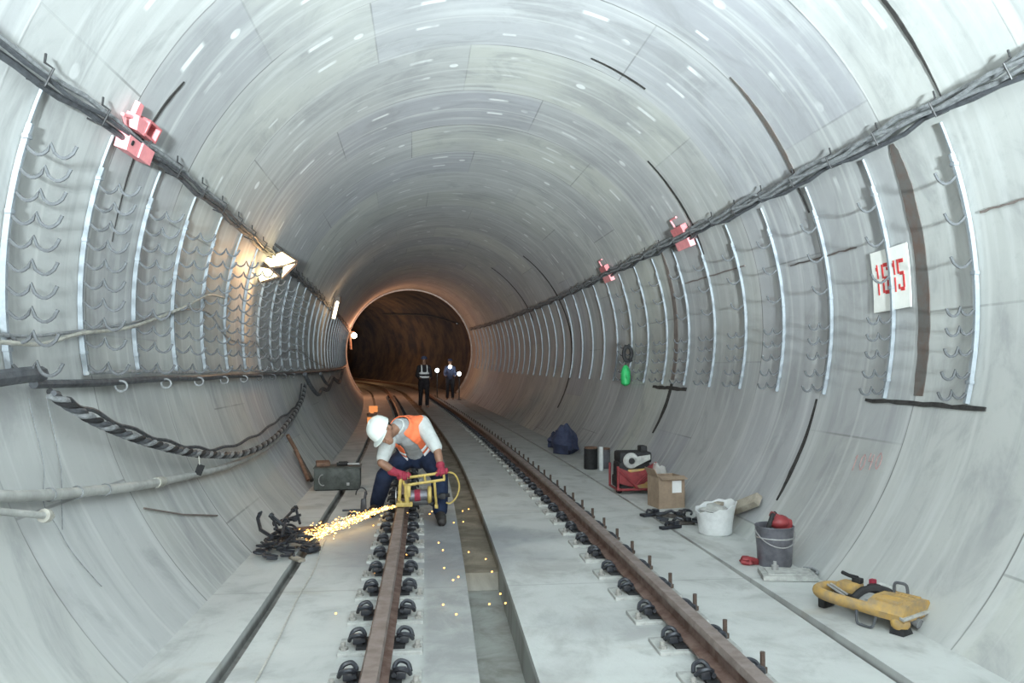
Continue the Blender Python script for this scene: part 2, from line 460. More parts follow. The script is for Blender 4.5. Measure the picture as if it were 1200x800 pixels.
# ------------------------------------------------------------------ room shell
def lining(name, t0, t1, s0=-13.0, s1=S_END, ns=150, nt=40):
    b = bmesh.new()
    ss = frange(s0, s1, ns); tt = frange(t0, t1, nt)
    la = b.verts.layers.float.new('chain'); lb = b.verts.layers.float.new('ang'); lc = b.verts.layers.float.new('ht')
    rows = []
    for s in ss:
        row = []
        for t in tt:
            v = b.verts.new(W(s, t)); v[la] = s; v[lb] = t*R; v[lc] = HC + R*math.sin(t)
            row.append(v)
        rows.append(row)
    outer = []
    for s in ss:
        row = []
        for t in tt:
            v = b.verts.new(W(s, t, 0, R+.28)); v[la] = s; v[lb] = t*R; v[lc] = HC + R*math.sin(t)
            row.append(v)
        outer.append(row)
    for i in range(ns-1):
        for j in range(nt-1):
            b.faces.new((rows[i][j], rows[i+1][j], rows[i+1][j+1], rows[i][j+1]))
            b.faces.new((outer[i][j], outer[i][j+1], outer[i+1][j+1], outer[i+1][j]))
    for i in (0, ns-1):
        for j in range(nt-1):
            b.faces.new((rows[i][j], rows[i][j+1], outer[i][j+1], outer[i][j]))
    me = bpy.data.meshes.new(name); b.to_mesh(me); b.free()
    me.materials.append(M['lining'])
    me.polygons.foreach_set('use_smooth', [True]*len(me.polygons))
    me.set_sharp_from_angle(angle=math.radians(30))
    o = bpy.data.objects.new(name, me); C.objects.link(o)
    return tag(o, kind='structure')

T0 = -.80
lining('wall_right', T0, .72)
lining('ceiling', .72, PI-.72)
lining('wall_left', PI-.72, PI-T0)

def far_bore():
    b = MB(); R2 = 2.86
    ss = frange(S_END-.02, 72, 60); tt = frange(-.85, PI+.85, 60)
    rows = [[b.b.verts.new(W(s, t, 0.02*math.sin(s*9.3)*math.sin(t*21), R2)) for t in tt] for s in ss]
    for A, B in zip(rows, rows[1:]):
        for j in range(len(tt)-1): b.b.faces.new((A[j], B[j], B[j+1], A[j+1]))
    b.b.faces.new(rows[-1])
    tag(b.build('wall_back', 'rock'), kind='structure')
far_bore()

def highlight_rim():  # thin pale ring added to catch the far lamp's highlight
    b = MB(); tt = frange(-.72, PI+.72, 70)
    g1 = [[W(S_END-.10, t, .05), ] + [W(S_END+.06, t, .05)] for t in tt]
    g2 = [[W(S_END-.10, t, -.02), ] + [W(S_END+.06, t, -.02)] for t in tt]
    b.shell(g1, g2)
    tag(b.build('trim_1', 'highlight_rim'), kind='structure')
highlight_rim()

def floor():
    b = bmesh.new()
    lc = b.verts.layers.float.new('chain'); lo = b.verts.layers.float.new('off'); ld = b.verts.layers.float.new('depth')
    ss = sorted(set([round(x, 3) for x in frange(-13, S_END, 130)] + [5.52, 5.57] + [round(x, 3) for x in frange(S_END, 72, 40)]))
    rows = []
    for s in ss:
        near = s <= 5.55
        dd = .20 if near else .09
        ws = max(0.0, min(1.0, (s-3.6)/2.0))
        gr = .075*(1-ws) + .028*ws                 # the right hand slot narrows with distance
        dl = -.385 + .012*max(0, min(8, s-3.4)); dr = -.128 + .009*max(0, min(8, s-3.4))
        wob = lambda q: .0022*math.sin(s*2.9+q) + .0018*math.sin(s*7.7+2*q)
        P = [(-2.0, 0), (-1.552+wob(1), 0), (-1.545+wob(1), -.07), (-1.482+wob(2), -.07), (-1.475+wob(2), 0), (-1.2, 0), (-.8, 0),
             (dl, 0), (dl+.006, -dd), (dr-.006, -dd), (dr, 0), (.3, 0), (.8, 0), (1.43-gr/2, 0), (1.43-gr/2+.004, -.045), (1.43+gr/2-.004, -.045),
             (1.43+gr/2, 0), (2.0, 0)]
        row = []
        for (u, z) in P:
            v = b.verts.new(F(s, u, z)); v[lc] = s; v[lo] = u; v[ld] = -z
            row.append(v)
        rows.append(row)
    for A, B in zip(rows, rows[1:]):
        for j in range(len(A)-1): b.faces.new((A[j], A[j+1], B[j+1], B[j]))
    bmesh.ops.recalc_face_normals(b, faces=b.faces)
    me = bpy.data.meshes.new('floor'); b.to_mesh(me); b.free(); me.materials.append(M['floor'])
    o = bpy.data.objects.new('floor', me); C.objects.link(o)
    tag(o, kind='structure')
floor()

# ------------------------------------------------------------------ rails
def sweep(b, poly, s_list, u0, z0):
    rows = [[b.verts.new(F(s, u0+p[0], z0+p[1])) for p in poly] for s in s_list]
    n = len(poly)
    for A, B in zip(rows, rows[1:]):
        for k in range(n): b.faces.new((A[k], A[(k+1) % n], B[(k+1) % n], B[k]))
    b.faces.new(rows[0][::-1]); b.faces.new(rows[-1])

def rail(u, label):
    t = thing('running_rail', label, 'rail', F(3, u, .034))
    org = t.location.copy()
    hd = [(-.036, .088), (.036, .088), (.036, .108), (.030, .119), (-.030, .119), (-.036, .108)]
    ft = [(-.062, 0), (.062, 0), (.062, .009), (.012, .024), (.010, .078), (.030, .089), (-.030, .089), (-.010, .078), (-.012, .024), (-.062, .009)]
    ss = frange(-12.9, 62, 150)
    a = MB(); sweep(a.b, hd, ss, u, .034); a.shift(-org); a.build('rail_head', 'railhead', t)
    a = MB(); sweep(a.b, ft, ss, u, .034); a.shift(-org); a.build('rail_web', 'rail', t)
rail(RAIL_L, 'brown steel running rail the worker stands over')
rail(RAIL_R, 'brown steel running rail on the right, clear of the worker, curving into the dark')

def make_block(label, right):
    t = thing('sleeper_block', label, 'sleeper block', (0, 0, 0), 0, 'sleeper blocks under the ' + ('right' if right else 'left') + ' rail')
    b = MB(); b.box((0, 0, .0), (.40, .215, .036), None, .006); b.build('block', 'block', t, False)
    b = MB(); b.box((0, 0, .0252), (.23, .15, .013)); b.build('rail_pad', 'rubber', t, False)
    for sg in (-1, 1):
        b = MB()
        b.box((sg*.110, 0, .046), (.045, .07, .032), None, .006)
        for off in (-.036, .036):
            pts = [(sg*.080, off*.5, .056), (sg*.086, off, .070), (sg*.106, off*1.3, .080), (sg*.138, off*1.1, .070), (sg*.150, off*.4, .045)]
            b.tube(spline(pts, 4), .0105, 7)
        b.tube([(sg*.082, -.05, .054), (sg*.082, .05, .054)], .011, 7)
        b.build('rail_clip', 'clip', t)
        b = MB()
        if right and sg > 0:
            b.tube([(.178, .06, .02), (.178, .06, .105)], .012, 8); b.lathe([(.022, .017), (.022, .038), (.0, .04)], (.178, .06, 0), 6)
            b.build('anchor_bolt', 'bolt', t)
        else:
            b.tube([(sg*.172, -.055, .02), (sg*.176, -.055, .052)], .012, 8); b.lathe([(.021, .017), (.021, .030), (.0, .032)], (sg*.172, -.055, 0), 6)
            b.build('anchor_bolt', 'stub', t)
    return t

for right, u, s0, name in ((False, RAIL_L, 3.00, 'left'), (True, RAIL_R, 2.86, 'right')):
    proto = None
    for n in range(64):
        s = s0 + .4415*n
        if s > 31.5: break
        lab = ordinal(n+1) + ' sleeper block from the camera under the ' + name + ' rail, with dark spring clips'
        if proto is None: o = proto = make_block(lab, right)
        else: o = copy_tree(proto)
        o['label'] = lab
        o.location = F(s, u, 0); o.rotation_euler = (0, 0, head(s))

# ------------------------------------------------------------------ hanger posts along both walls
def make_post(left, label):
    sg = -1 if left else 1
    tb, tt = (-.178, .362) if left else (-.245, .408)
    def P(t, ins, y=0): return Vector((sg*(R-ins)*math.cos(t), y, HC + (R-ins)*math.sin(t)))
    base = P(tb, 0.0)
    t = thing('hanger_post', label, 'hanger post', base, 0, 'galvanized hanger posts along the ' + ('left' if left else 'right') + ' wall')
    ths = frange(tb, tt-.075, 16)
    b = MB()
    b.shell([[P(a, .032, -.011), P(a, .032, .011)] for a in ths], [[P(a, .005, -.011), P(a, .005, .011)] for a in ths])
    b.shift(-base); b.build('upright', 'galv', t)
    ths = frange(tt-.08, tt, 5)
    b = MB(); b.shell([[P(a, .020, -.006), P(a, .020, .006)] for a in ths], [[P(a, .005, -.006), P(a, .005, .006)] for a in ths])
    b.shift(-base); b.build('upper_strap', 'galv', t)
    for a in (tb+.05, tb+.30, tt-.10):
        b = MB(); p = P(a, .022); b.box(p, (.030, .045, .022), None, .003); b.shift(-base); b.build('fixing_plate', 'galv', t)
    if left: rows = frange(.245, -.145, 10); rows = [a - (.012 if i == 9 else 0) for i, a in enumerate(rows)]
    else: rows = [.28, .185, .085, -.03, -.075, -.122, -.175, -.222]
    for i, a in enumerate(rows):
        b = MB()
        e1 = Vector((-sg, 0, 0)); q = P(a, .035)
        pts = [q]
        if left or i > 2:
            L1, L2 = (.105, .115) if left else (.085, .085)
            spans = ((.0, L1), (L1, L1+L2))
        else: spans = ((.0, .13),)
        for (x0, x1) in spans:
            for k in range(1, 8):
                f = k/7; pts.append(q + e1*(x0+(x1-x0)*f) + Vector((0, 0, -math.sin(f*PI)*(x1-x0)*.36 - x0*.10 + (.016 if k == 7 else 0))))
        b.tube(pts, .0085, 6)
        b.shift(-base); b.build('cable_cradle', 'cradle', t)
    return t, base

SL, SR, DP = 3.840, 4.258, .8162
for left, s0 in ((True, SL), (False, SR)):
    proto, base = None, None
    for n in range(35):
        s = s0 + DP*n
        if s > 31.6: break
        side = 'left' if left else 'right'
        lab = ordinal(n+1) + ' galvanized hanger post from the camera on the ' + side + ' wall'
        if proto is None:
            proto, base = make_post(left, lab); o = proto
        else:
            o = copy_tree(proto)
            if n > (10 if left else 9):                       # cradles only hang on the nearer posts
                for ch in list(o.children):
                    if ch.name.startswith('cable_cradle'): bpy.data.objects.remove(ch)
        o['label'] = lab
        o.location = F(s, base.x, base.z); o.rotation_euler = (0, 0, head(s))


# ------------------------------------------------------------------ pieces fixed to the lining
def wslab(mb, s0, s1, t0, t1, th=.01, inset=0.0, ns=2, nt=6, s0b=None, s1b=None):
    """thin curved slab lying on the lining; s0b/s1b let the second end differ"""
    s0b = s0 if s0b is None else s0b; s1b = s1 if s1b is None else s1b
    g, o = [], []
    for i in range(nt):
        f = i/(nt-1); t = t0 + (t1-t0)*f
        a, b = s0 + (s0b-s0)*f, s1 + (s1b-s1)*f
        g.append([W(x, t, inset+.004) for x in frange(a, b, ns)])
        o.append([W(x, t, inset+.004+th) for x in frange(a, b, ns)])
    mb.shell(g, o); return mb

def strip(pts, th=.006):
    """strip following the ring: pts = (angle, s centre, width)"""
    mb = MB(); out = []
    for i in range(len(pts)-1):
        for k in range(5):
            f = k/5; out.append(tuple(pts[i][j] + (pts[i+1][j]-pts[i][j])*f for j in range(3)))
    out.append(pts[-1])
    rnd = random.Random(int(pts[0][0]*1000))
    g, o = [], []
    for (t, s, w) in out:
        j = w*.10*(rnd.random()-.5); w2 = w*(.92+.16*rnd.random())
        g.append([W(s+j-w2/2, t, .003), W(s+j+w2/2, t, .003)]); o.append([W(s+j-w2/2, t, .003+th), W(s+j+w2/2, t, .003+th)])
    return mb.shell(g, o)

def seal(pts, mat, label, name='joint_seal_strip', th=.0035):
    t = pts[len(pts)//2]
    return grounded(strip(pts, th), name, mat, label, 'seal strip', None, False, W(t[1], min(p[0] for p in pts), .003))
seal([(.412, 4.745, .035), (.39, 4.75, .085), (.30, 4.755, .115), (.1, 4.765, .125), (-.1, 4.755, .115), (-.232, 4.735, .10)], 'gasket', 'broad dark seal strip beside the 1615 sign on the right wall')
seal([(.82, 5.915, .02), (.74, 5.93, .045), (.62, 5.955, .07), (.50, 5.975, .06), (.445, 5.99, .05)], 'gasket', 'dark seal strip above the right cable bundle, second nearest on that side')
seal([(.415, 6.0, .03), (.36, 5.99, .03), (.33, 5.985, .02)], 'black', 'short black seal strip just under the right cable bundle')
seal([(-.26, 6.0, .028), (-.40, 5.99, .045), (-.50, 5.985, .055), (-.60, 5.96, .02)], 'black', 'black seal strip low on the right wall behind the grey bucket')
seal([(1.225, 6.985, .02), (1.1, 7.0, .035), (1.0, 7.01, .03)], 'black', 'short black seal strip high in the crown right of centre')
seal([(.80, 8.285, .03), (.65, 8.30, .045), (.45, 8.30, .05), (.33, 8.32, .03)], 'black', 'black seal strip passing the nearer red box on the right wall')
seal([(.43, 9.55, .05), (.30, 9.60, .12), (0, 9.66, .14), (-.22, 9.63, .12)], 'seambrown', 'brown seal strip down the middle of the right wall')
seal([(-.24, 9.62, .10), (-.36, 9.62, .12), (-.5, 9.66, .05)], 'black', 'black seal strip under the black cross mark on the right wall')
seal([(.87, 16.5, .07), (.5, 16.2, .09), (.118, 15.9, .11), (-.2, 15.8, .11), (-.50, 15.8, .09)], 'black', 'long thin black seal strip on the far right wall')
seal([(.98, 20.0, .07), (.7, 19.9, .10), (.45, 19.7, .10), (.30, 19.6, .07)], 'black', 'farthest black seal strip curving above the right cable bundle')
seal([(2.565, 5.14, .02), (2.62, 5.10, .035), (2.70, 5.06, .03), (2.78, 5.03, .025), (2.9, 5.06, .012), (3.0, 5.06, .006)], 'black', 'black seal strip running past the red box on the left wall')
seal([(.72, 4.157, .03), (.64, 4.165, .035), (.55, 4.172, .02), (.46, 4.18, .008)], 'black', 'black seal strip in the upper right corner above the cables')
# level seams on the right wall
def seam(s0, s1, t, h, mat, label, th=.008):
    mb = MB(); n = 14; rnd = random.Random(int(s0*100)); g, o = [], []
    for i in range(n):
        s = s0 + (s1-s0)*i/(n-1); hh = h*(.75+.5*rnd.random()); dt = .004*(rnd.random()-.5)
        g.append([W(s, t+dt-hh/2/R, .003), W(s, t+dt+hh/2/R, .003)]); o.append([W(s, t+dt-hh/2/R, .003+th), W(s, t+dt+hh/2/R, .003+th)])
    mb.shell(g, o)
    return grounded(mb, 'seam_strip', mat, label, 'seal strip', None, False, W((s0+s1)/2, t-.01, .003))
seam(4.11, 5.31, -.252, .026, 'black', 'black ragged level strip below the 1615 sign on the right wall')
seam(9.05, 10.35, -.262, .04, 'black', 'black level strip crossing the brown seal strip on the right wall')
seam(5.46, 6.50, .186, .012, 'gasket', 'thin dark level strip left of the 1615 sign')
seam(3.70, 4.17, .187, .012, 'seambrown', 'thin level strip on the right wall at the picture edge')
seam(7.4, 9.1, .235, .014, 'seambrown', 'thin level strip below the nearer red box on the right wall')

# the chainage board
def board():
    t = thing('distance_sign', 'white sign board with red number 1615 on the right wall', 'sign', W(5.08, -.007, .0))
    org = t.location.copy(); tl, th_ = -.006, .160
    mb = MB()
    g = [[W(s + .012*(1-i/5) + (.03 if False else 0), tl + (th_-tl)*i/5 + (5.1-s)*.012, .010) for s in frange(4.868, 5.292, 5)] for i in range(6)]
    o = [[W(s + .012*(1-i/5), tl + (th_-tl)*i/5 + (5.1-s)*.012, .018) for s in frange(4.868, 5.292, 5)] for i in range(6)]
    mb.shell(g, o).shift(-org); mb.build('board', 'signwhite', t)
    # stencil strokes: x runs left to right across a digit, y from its foot to its head
    D = {'1': [(.36, 0, .64, .46), (.36, .54, .64, 1), (.16, .80, .32, .92)],
         '6': [(0, .04, .27, .47), (0, .51, .27, .97), (.33, .88, .98, 1.0), (.33, .46, .98, .57), (.33, 0, .98, .12), (.74, .14, 1, .44), (.76, .76, 1, .86)],
         '5': [(0, .54, .26, 1), (.32, .88, 1, 1.0), (.32, .50, .92, .61), (.74, .10, 1, .50), (.32, 0, .92, .12), (0, .06, .26, .22)]}
    hs, wd = .084, .072
    for k, (ch, c) in enumerate((('1', 5.228), ('6', 5.142), ('1', 5.032), ('5', 4.962))):
        mb = MB()
        for (x0, y0, x1, y1) in D[ch]:
            w_ = wd*(.8 if ch == '1' else 1)
            sa, sb = c + w_/2 - x0*w_, c + w_/2 - x1*w_
            ta, tb = .040 + y0*hs + (5.1-c)*.012, .040 + y1*hs + (5.1-c)*.012
            g = [[W(sa, ta, .0182), W(sb, ta, .0182)], [W(sa, tb, .0182), W(sb, tb, .0182)]]
            o = [[W(sa, ta, .0205), W(sb, ta, .0205)], [W(sa, tb, .0205), W(sb, tb, .0205)]]
            mb.shell(g, o)
        mb.shift(-org); mb.build('digit', 'signred', t, False)
board()

def chalk():
    # faint hand written number
    t = thing('chalk_number', 'faint red handwritten number low on the right wall under the black strip', 'writing', W(5.05, -.45, 0))
    org = t.location.copy()
    strokes = {'1': [[(.45, 0), (.5, 1), (.3, .8)]],
               '0': [[(.5, 0), (.15, .25), (.12, .7), (.45, 1), (.8, .75), (.82, .3), (.5, 0)]],
               '4': [[(.15, 1), (.12, .5), (.75, .5)], [(.68, .95), (.66, 0)]],
               '9': [[(.75, .6), (.4, .5), (.2, .75), (.45, 1), (.75, .9), (.75, .6), (.6, 0)]]}
    for k, ch in enumerate('1040'):
        mb = MB(); c = 5.225 - .085*k
        for st in strokes[ch]:
            mb.tube([W(c - .07*x + .012*y, -.452 + .045*y + .006*k, .004) for x, y in st], .0035, 5)
        mb.shift(-org); mb.build('digit', 'chalk', t)
chalk()

# cables along the upper walls
def bundle(label, tfun, strands, s0, s1, mat, clip_every, clip_side, name='cable_bundle', wob=.010):
    t = thing(name, label, 'cable', W(max(s0, 4), tfun(4.0), .06))
    org = t.location.copy(); rnd = random.Random(int(tfun(4)*77))
    n = int((s1-s0)/.2)
    for (dt, ins, r, m) in strands:
        ph = rnd.random()*6
        pts = [W(s, tfun(s) + dt + wob/R*(math.sin(s*5.2+ph)+.6*math.sin(s*11.3+ph*2)), ins) for s in frange(s0, s1, n)]
        mb = MB(); mb.tube(pts, r, 7); mb.shift(-org); mb.build('cable', m, t)
    s = s0 + .35; k = 0
    while s < min(s1, 15):
        mb = MB(); a = tfun(s)
        d = clip_side
        mb.tube([W(s, a-d*.016, .006), W(s, a-d*.017, .092), W(s, a+d*.018, .096), W(s, a+d*.022, .05), W(s+.015, a+d*.038, .03)], .006, 6)
        mb.shift(-org); mb.build('cable_clip', 'darkmetal', t)
        s += clip_every; k += 1
    return t
def TL(s): return (PI-.372) + (.012*math.sin(s*.8) if s < 9 else .012*math.sin(7.2)) + max(0, s-9)*.0022
def TR(s): return .440 - max(0, s-9)*.0024
bundle('dark cable bundle clipped high along the left wall', TL, [(.012, .05, .018, 'cable'), (-.010, .06, .014, 'cablegrey'), (.001, .078, .012, 'cable')], 1.5, 31.0, 'cable', .62, -1)
bundle('grey cable bundle clipped high along the right wall', TR, [(.014, .05, .017, 'cablegrey'), (-.002, .06, .016, 'cablegrey'), (-.016, .055, .016, 'cable'), (.004, .085, .013, 'cablegrey')], 1.5, 31.5, 'cablegrey', .58, 1, wob=.016)
mb = MB()
mb.tube(spline([F(32.9, 2.0, 2.95), F(34, 2.2, 2.95), F(36, 2.4, 3.1), F(40, 2.1, 3.6), F(46, 1.7, 3.9)], 6), .035, 6)
grounded(mb, 'cable', 'cable', 'cable strung into the dark bore beyond the lining', 'cable')

# conduit with ring hangers on the left wall, springing height
t = thing('conduit', 'dark conduit in ring hangers level along the left wall', 'conduit', W(4, PI+.196, .05)); org = t.location.copy()
mb = MB(); mb.tube([W(s, PI+.196+.0016*math.sin(s*3), .05) for s in frange(3.97, 27, 120)], .022, 9); mb.shift(-org); mb.build('conduit_tube', 'cable', t)
mb = MB(); mb.tube([W(s, PI+.176+.003*math.sin(s*2.1), .045) for s in frange(4.6, 27, 110)], .012, 6); mb.shift(-org); mb.build('top_cable', 'cablegrey', t)
for k in range(9):
    s = 4.97 + .83*k
    mb = MB(); c = W(s, PI+.21, .075)
    mb.tube([c + Vector((math.cos(a)*.034, 0.0, math.sin(a)*.032)) for a in frange(0, 2*PI*15/16, 16)], .0065, 6, closed=True)
    mb.shift(-org); mb.build('ring_hanger', 'cablegrey' if k < 5 else 'cradle', t)

# twisted thick cable swinging below the conduit
def wspline(pts, ins, per=8): return [W(p[0], p[1], ins + (p[2] if len(p) > 2 else 0)) for p in [tuple(v) for v in spline([(a[0], a[1], a[2] if len(a) > 2 else 0) for a in pts], per)]]
SW = [(3.965, 3.360), (4.416, 3.432), (5.127, 3.512), (5.993, 3.580), (7.105, 3.628), (8.547, 3.622), (10.2, 3.565), (11.5, 3.50), (12.4, 3.415)]
def twist(label, pts, ins, r, hel, pitch, mats, name='twisted_cable'):
    t = thing(name, label, 'cable', W(pts[0][0], pts[0][1], ins)); org = t.location.copy()
    cl = wspline(pts, ins, 26); L = 0; acc = [0]
    for a, b in zip(cl, cl[1:]): L += (b-a).length; acc.append(L)
    for k, m in enumerate(mats):
        out = []
        for i, p in enumerate(cl):
            d = (cl[min(i+1, len(cl)-1)] - cl[max(i-1, 0)]).normalized()
            a = d.cross(Vector((0, 0, 1))).normalized(); b = a.cross(d)
            ph = 2*PI*(acc[i]/pitch + k/len(mats))
            out.append(p + a*math.cos(ph)*hel + b*math.sin(ph)*hel)
        mb = MB(); mb.tube(out, r, 7); mb.shift(-org); mb.build('strand', m, t)
twist('thick twisted dark cable drooping from the left wall conduit', SW, .12, .0155, .014, .26, ['cable', 'rubber', 'cablegrey'])
mb = MB(); mb.tube([W(s, PI+.183+.004*math.sin(s*6), .10) for s in frange(2.6, 3.95, 12)], .038, 9)
grounded(mb, 'cable', 'cable', 'thick black cable end entering at the left edge beside the conduit', 'cable')
TH = [(4.06, 3.362, .02), (4.16, 3.366, .02), (4.37, 3.391, .03), (5.089, 3.464), (5.842, 3.533), (6.736, 3.580), (8.088, 3.583), (9.6, 3.555), (10.962, 3.53), (11.801, 3.49), (12.5, 3.41)]
cl = wspline(TH, .05, 10)
mb = MB(); mb.tube([p + Vector((0, 0, .010*math.sin(i*.9))) for i, p in enumerate(cl)], .0125, 7)
grounded(mb, 'cable', 'cable', 'thinner black cable drooping just above the thick twisted one', 'cable')
# pale pipe low on the left wall
t = thing('pipe', 'long pale pipe with a coupling low on the left wall', 'pipe', W(4, 3.553, .05)); org = t.location.copy()
PP = [(2.4, 3.44), (3.436, 3.522), (4.147, 3.561), (5.09, 3.600), (6.729, 3.642), (8.2, 3.645), (9.3, 3.628)]
cl = wspline(PP, .055, 8)
mb = MB(); mb.tube(cl[:25], .027, 10); mb.shift(-org); mb.build('pipe_length', 'hose', t)
mb = MB(); mb.tube(cl[24:], .024, 10); mb.shift(-org); mb.build('pipe_length', 'hose', t)
mb = MB(); mb.tube([cl[24]*.7+cl[23]*.3, cl[24], cl[24]*.7+cl[25]*.3], .034, 10); mb.shift(-org); mb.build('coupling', 'cablewhite', t)
for k in (12, 15, 18):
    mb = MB(); mb.tube([cl[k] + Vector((math.cos(a)*.030, 0, math.sin(a)*.030)) for a in frange(0, 2*PI*11/12, 12)], .004, 5, closed=True)
    mb.shift(-org); mb.build('tie_wire', 'cablegrey', t)
cl2 = wspline([(9.36, 3.627), (9.8, 3.610), (10.4, 3.588), (11.3, 3.545)], .05, 8)
mb = MB(); mb.tube(cl2, .020, 8); grounded(mb, 'hose', 'cablegrey', 'grey hose continuing from the pale pipe up the left wall', 'hose')
# short stub
t = thing('pipe_stub', 'short pale pipe stub with a flanged end at the left edge below the long pipe', 'pipe', W(3.4, 3.55, .06)); org = t.location.copy()
a, b = W(3.0, 3.515, .10), W(3.62, 3.578, .09); d = (b-a).normalized()
mb = MB(); mb.tube([a, b], .015, 10); mb.shift(-org); mb.build('stub_tube', 'hose', t)
mb = MB(); mb.tube([b - d*.02, b - d*.018, b + d*.012, b + d*.014], [.018, .030, .030, .020], 12); mb.tube([b + d*.01, b + d*.05], .014, 8); mb.shift(-org); mb.build('flange', 'cablewhite', t)
# pale and grey cables loosely draped across the left posts
WC = [(2.9, 3.262), (3.726, 3.261), (4.077, 3.259), (4.517, 3.231), (5.275, 3.201), (6.346, 3.120), (7.035, 3.056), (7.6, 3.045)]
mb = MB(); mb.tube(wspline(WC, .075, 8), .0115, 7); grounded(mb, 'cable', 'cablewhite', 'pale dusty cable draped across the hanger posts on the left wall', 'cable')
GC = [(2.9, 3.250), (3.753, 3.246), (4.064, 3.243), (4.654, 3.221), (5.306, 3.191), (6.492, 3.122), (7.256, 3.115), (7.885, 3.187), (8.638, 3.200), (9.2, 3.19), (10.341, 3.278), (11.3, 3.22), (12.885, 3.192), (14.5, 3.25), (17, 3.30)]
cl = wspline(GC, .045, 8)
mb = MB(); mb.tube(cl, .0095, 7); grounded(mb, 'cable', 'cablegrey', 'dark grey wavy cable draped beside the pale one on the left wall', 'cable')
# black tag on the cable
t = thing('cable_tag', 'small black tag hanging from the thick twisted cable', 'tag', W(5.75, 3.615, .10))
mb = MB(); mb.tube([(0, 0, .10), (.006, -.004, .04)], .004, 5); mb.build('tie', 'greycord', t)
mb = MB(); mb.box((.006, 0, .005), (.05, .012, .075), Matrix.Rotation(.35, 3, 'Y'), .004); mb.build('tag_plate', 'rubber', t)
# loop of thin wire
mb = MB(); mb.tube(wspline([(3.98, 3.36), (3.949, 3.48), (3.81, 3.554), (3.83, 3.60), (3.84, 3.655), (3.90, 3.735)], .012, 6), .0022, 5)
mb.tube(wspline([(4.16, 3.36), (4.108, 3.487), (3.94, 3.575), (3.86, 3.61)], .012, 6), .0022, 5)
grounded(mb, 'wire', 'cablegrey', 'thin loose wire loop hanging down over the pale pipe', 'wire')
# thin rod on the left wall
mb = MB(); mb.tube([W(4.812, -2.643+2*PI, .012), W(5.3, -2.585+2*PI, .014), W(5.87, -2.533+2*PI, .012)], .0055, 7)
grounded(mb, 'steel_rod', 'seambrown', 'thin dark rod lying on the left wall below the pale pipe', 'rod')
# sagging black cables farther along the left wall
mb = MB(); mb.tube(wspline([(12.6, 3.35), (13.0, 3.44), (13.6, 3.50), (14.6, 3.47), (15.6, 3.49), (17.5, 3.42), (19.5, 3.45), (22, 3.37)], .125, 6), .034, 7)
mb.tube(wspline([(14.2, 3.36), (15.0, 3.45), (16.5, 3.40), (18.0, 3.47), (20, 3.38)], .20, 6), .028, 7)
grounded(mb, 'cable', 'cable', 'tangle of black cable sagging under the far part of the conduit', 'cable')
# pole leaning at the foot of the left wall
t = thing('leaning_pole', 'rusty pole leaning on the left wall behind the green chest', 'pole', W(9.14, 3.86, .03)); org = t.location.copy()
mb = MB(); mb.tube([W(9.14, 3.862, .035), W(9.4, 3.72, .085), W(9.28, 3.64, .112)], .022, 8); mb.shift(-org); mb.build('pole', 'rust', t)
mb = MB(); mb.tube([W(9.26, 3.875, .04), W(9.56, 3.72, .05)], .026, 8); mb.shift(-org); mb.build('sleeve', 'darkmetal', t)

# red boxes
def redbox_left():
    t = thing('junction_box', 'faded red open box bracketed on the left wall cable bundle', 'box', W(4.86, 2.79, 0)); org = t.location.copy()
    mb = MB(); wslab(mb, 4.675, 4.85, 2.762, 2.797, .075, .012, 3, 3, 4.70, 4.862); mb.shift(-org); mb.build('lower_box', 'pink', t, False)
    mb = MB(); wslab(mb, 4.855, 5.045, 2.760, 2.796, .085, .012, 3, 3, 4.866, 5.055); mb.shift(-org); mb.build('lower_cover', 'pink', t, False)
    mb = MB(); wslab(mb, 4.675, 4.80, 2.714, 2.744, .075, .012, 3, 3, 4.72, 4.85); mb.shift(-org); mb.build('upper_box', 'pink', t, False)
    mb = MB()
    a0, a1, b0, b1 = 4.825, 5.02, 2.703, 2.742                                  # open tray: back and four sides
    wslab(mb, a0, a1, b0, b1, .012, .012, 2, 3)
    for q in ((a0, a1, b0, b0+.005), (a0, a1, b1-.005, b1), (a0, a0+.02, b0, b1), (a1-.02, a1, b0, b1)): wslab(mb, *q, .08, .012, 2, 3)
    mb.shift(-org); mb.build('open_tray', 'pinkshade', t, False)
    mb = MB(); wslab(mb, 4.69, 4.75, 2.684, 2.716, .03, .02, 2, 3, 4.70, 4.78); mb.tube([W(4.76, 2.716, .05), W(4.572, 2.731, .05)], .011, 6); mb.tube([W(4.572, 2.731, .05), W(4.69, 2.752, .05)], .008, 6)
    mb.shift(-org); mb.build('bracket', 'pink', t, False)
    mb = MB(); mb.tube([W(4.735, 2.775, .086), W(4.735, 2.775, .096)], .016, 10); mb.shift(-org); mb.build('plug', 'rubber', t)
redbox_left()
for s, k, lab in ((8.60, 1.0, 'nearer faded red box on the right wall cable bundle'), (12.05, .95, 'farther faded red box on the right wall cable bundle')):
    t = thing('junction_box', lab, 'box', W(s, .38, 0)); org = t.location.copy()
    mb = MB(); wslab(mb, s-.20*k, s+.20*k, .385, .425, .07, .012, 3, 3); mb.shift(-org); mb.build('lower_box', 'pink', t, False)
    mb = MB(); wslab(mb, s-.18*k, s+.16*k, .455, .490, .07, .012, 3, 3); mb.shift(-org); mb.build('upper_box', 'pinkshade', t, False)
    mb = MB(); mb.tube([W(s+.1, .49, .04), W(s+.14, .53, .03), W(s-.05, .53, .03)], .012, 6); mb.shift(-org); mb.build('bracket', 'pink', t)

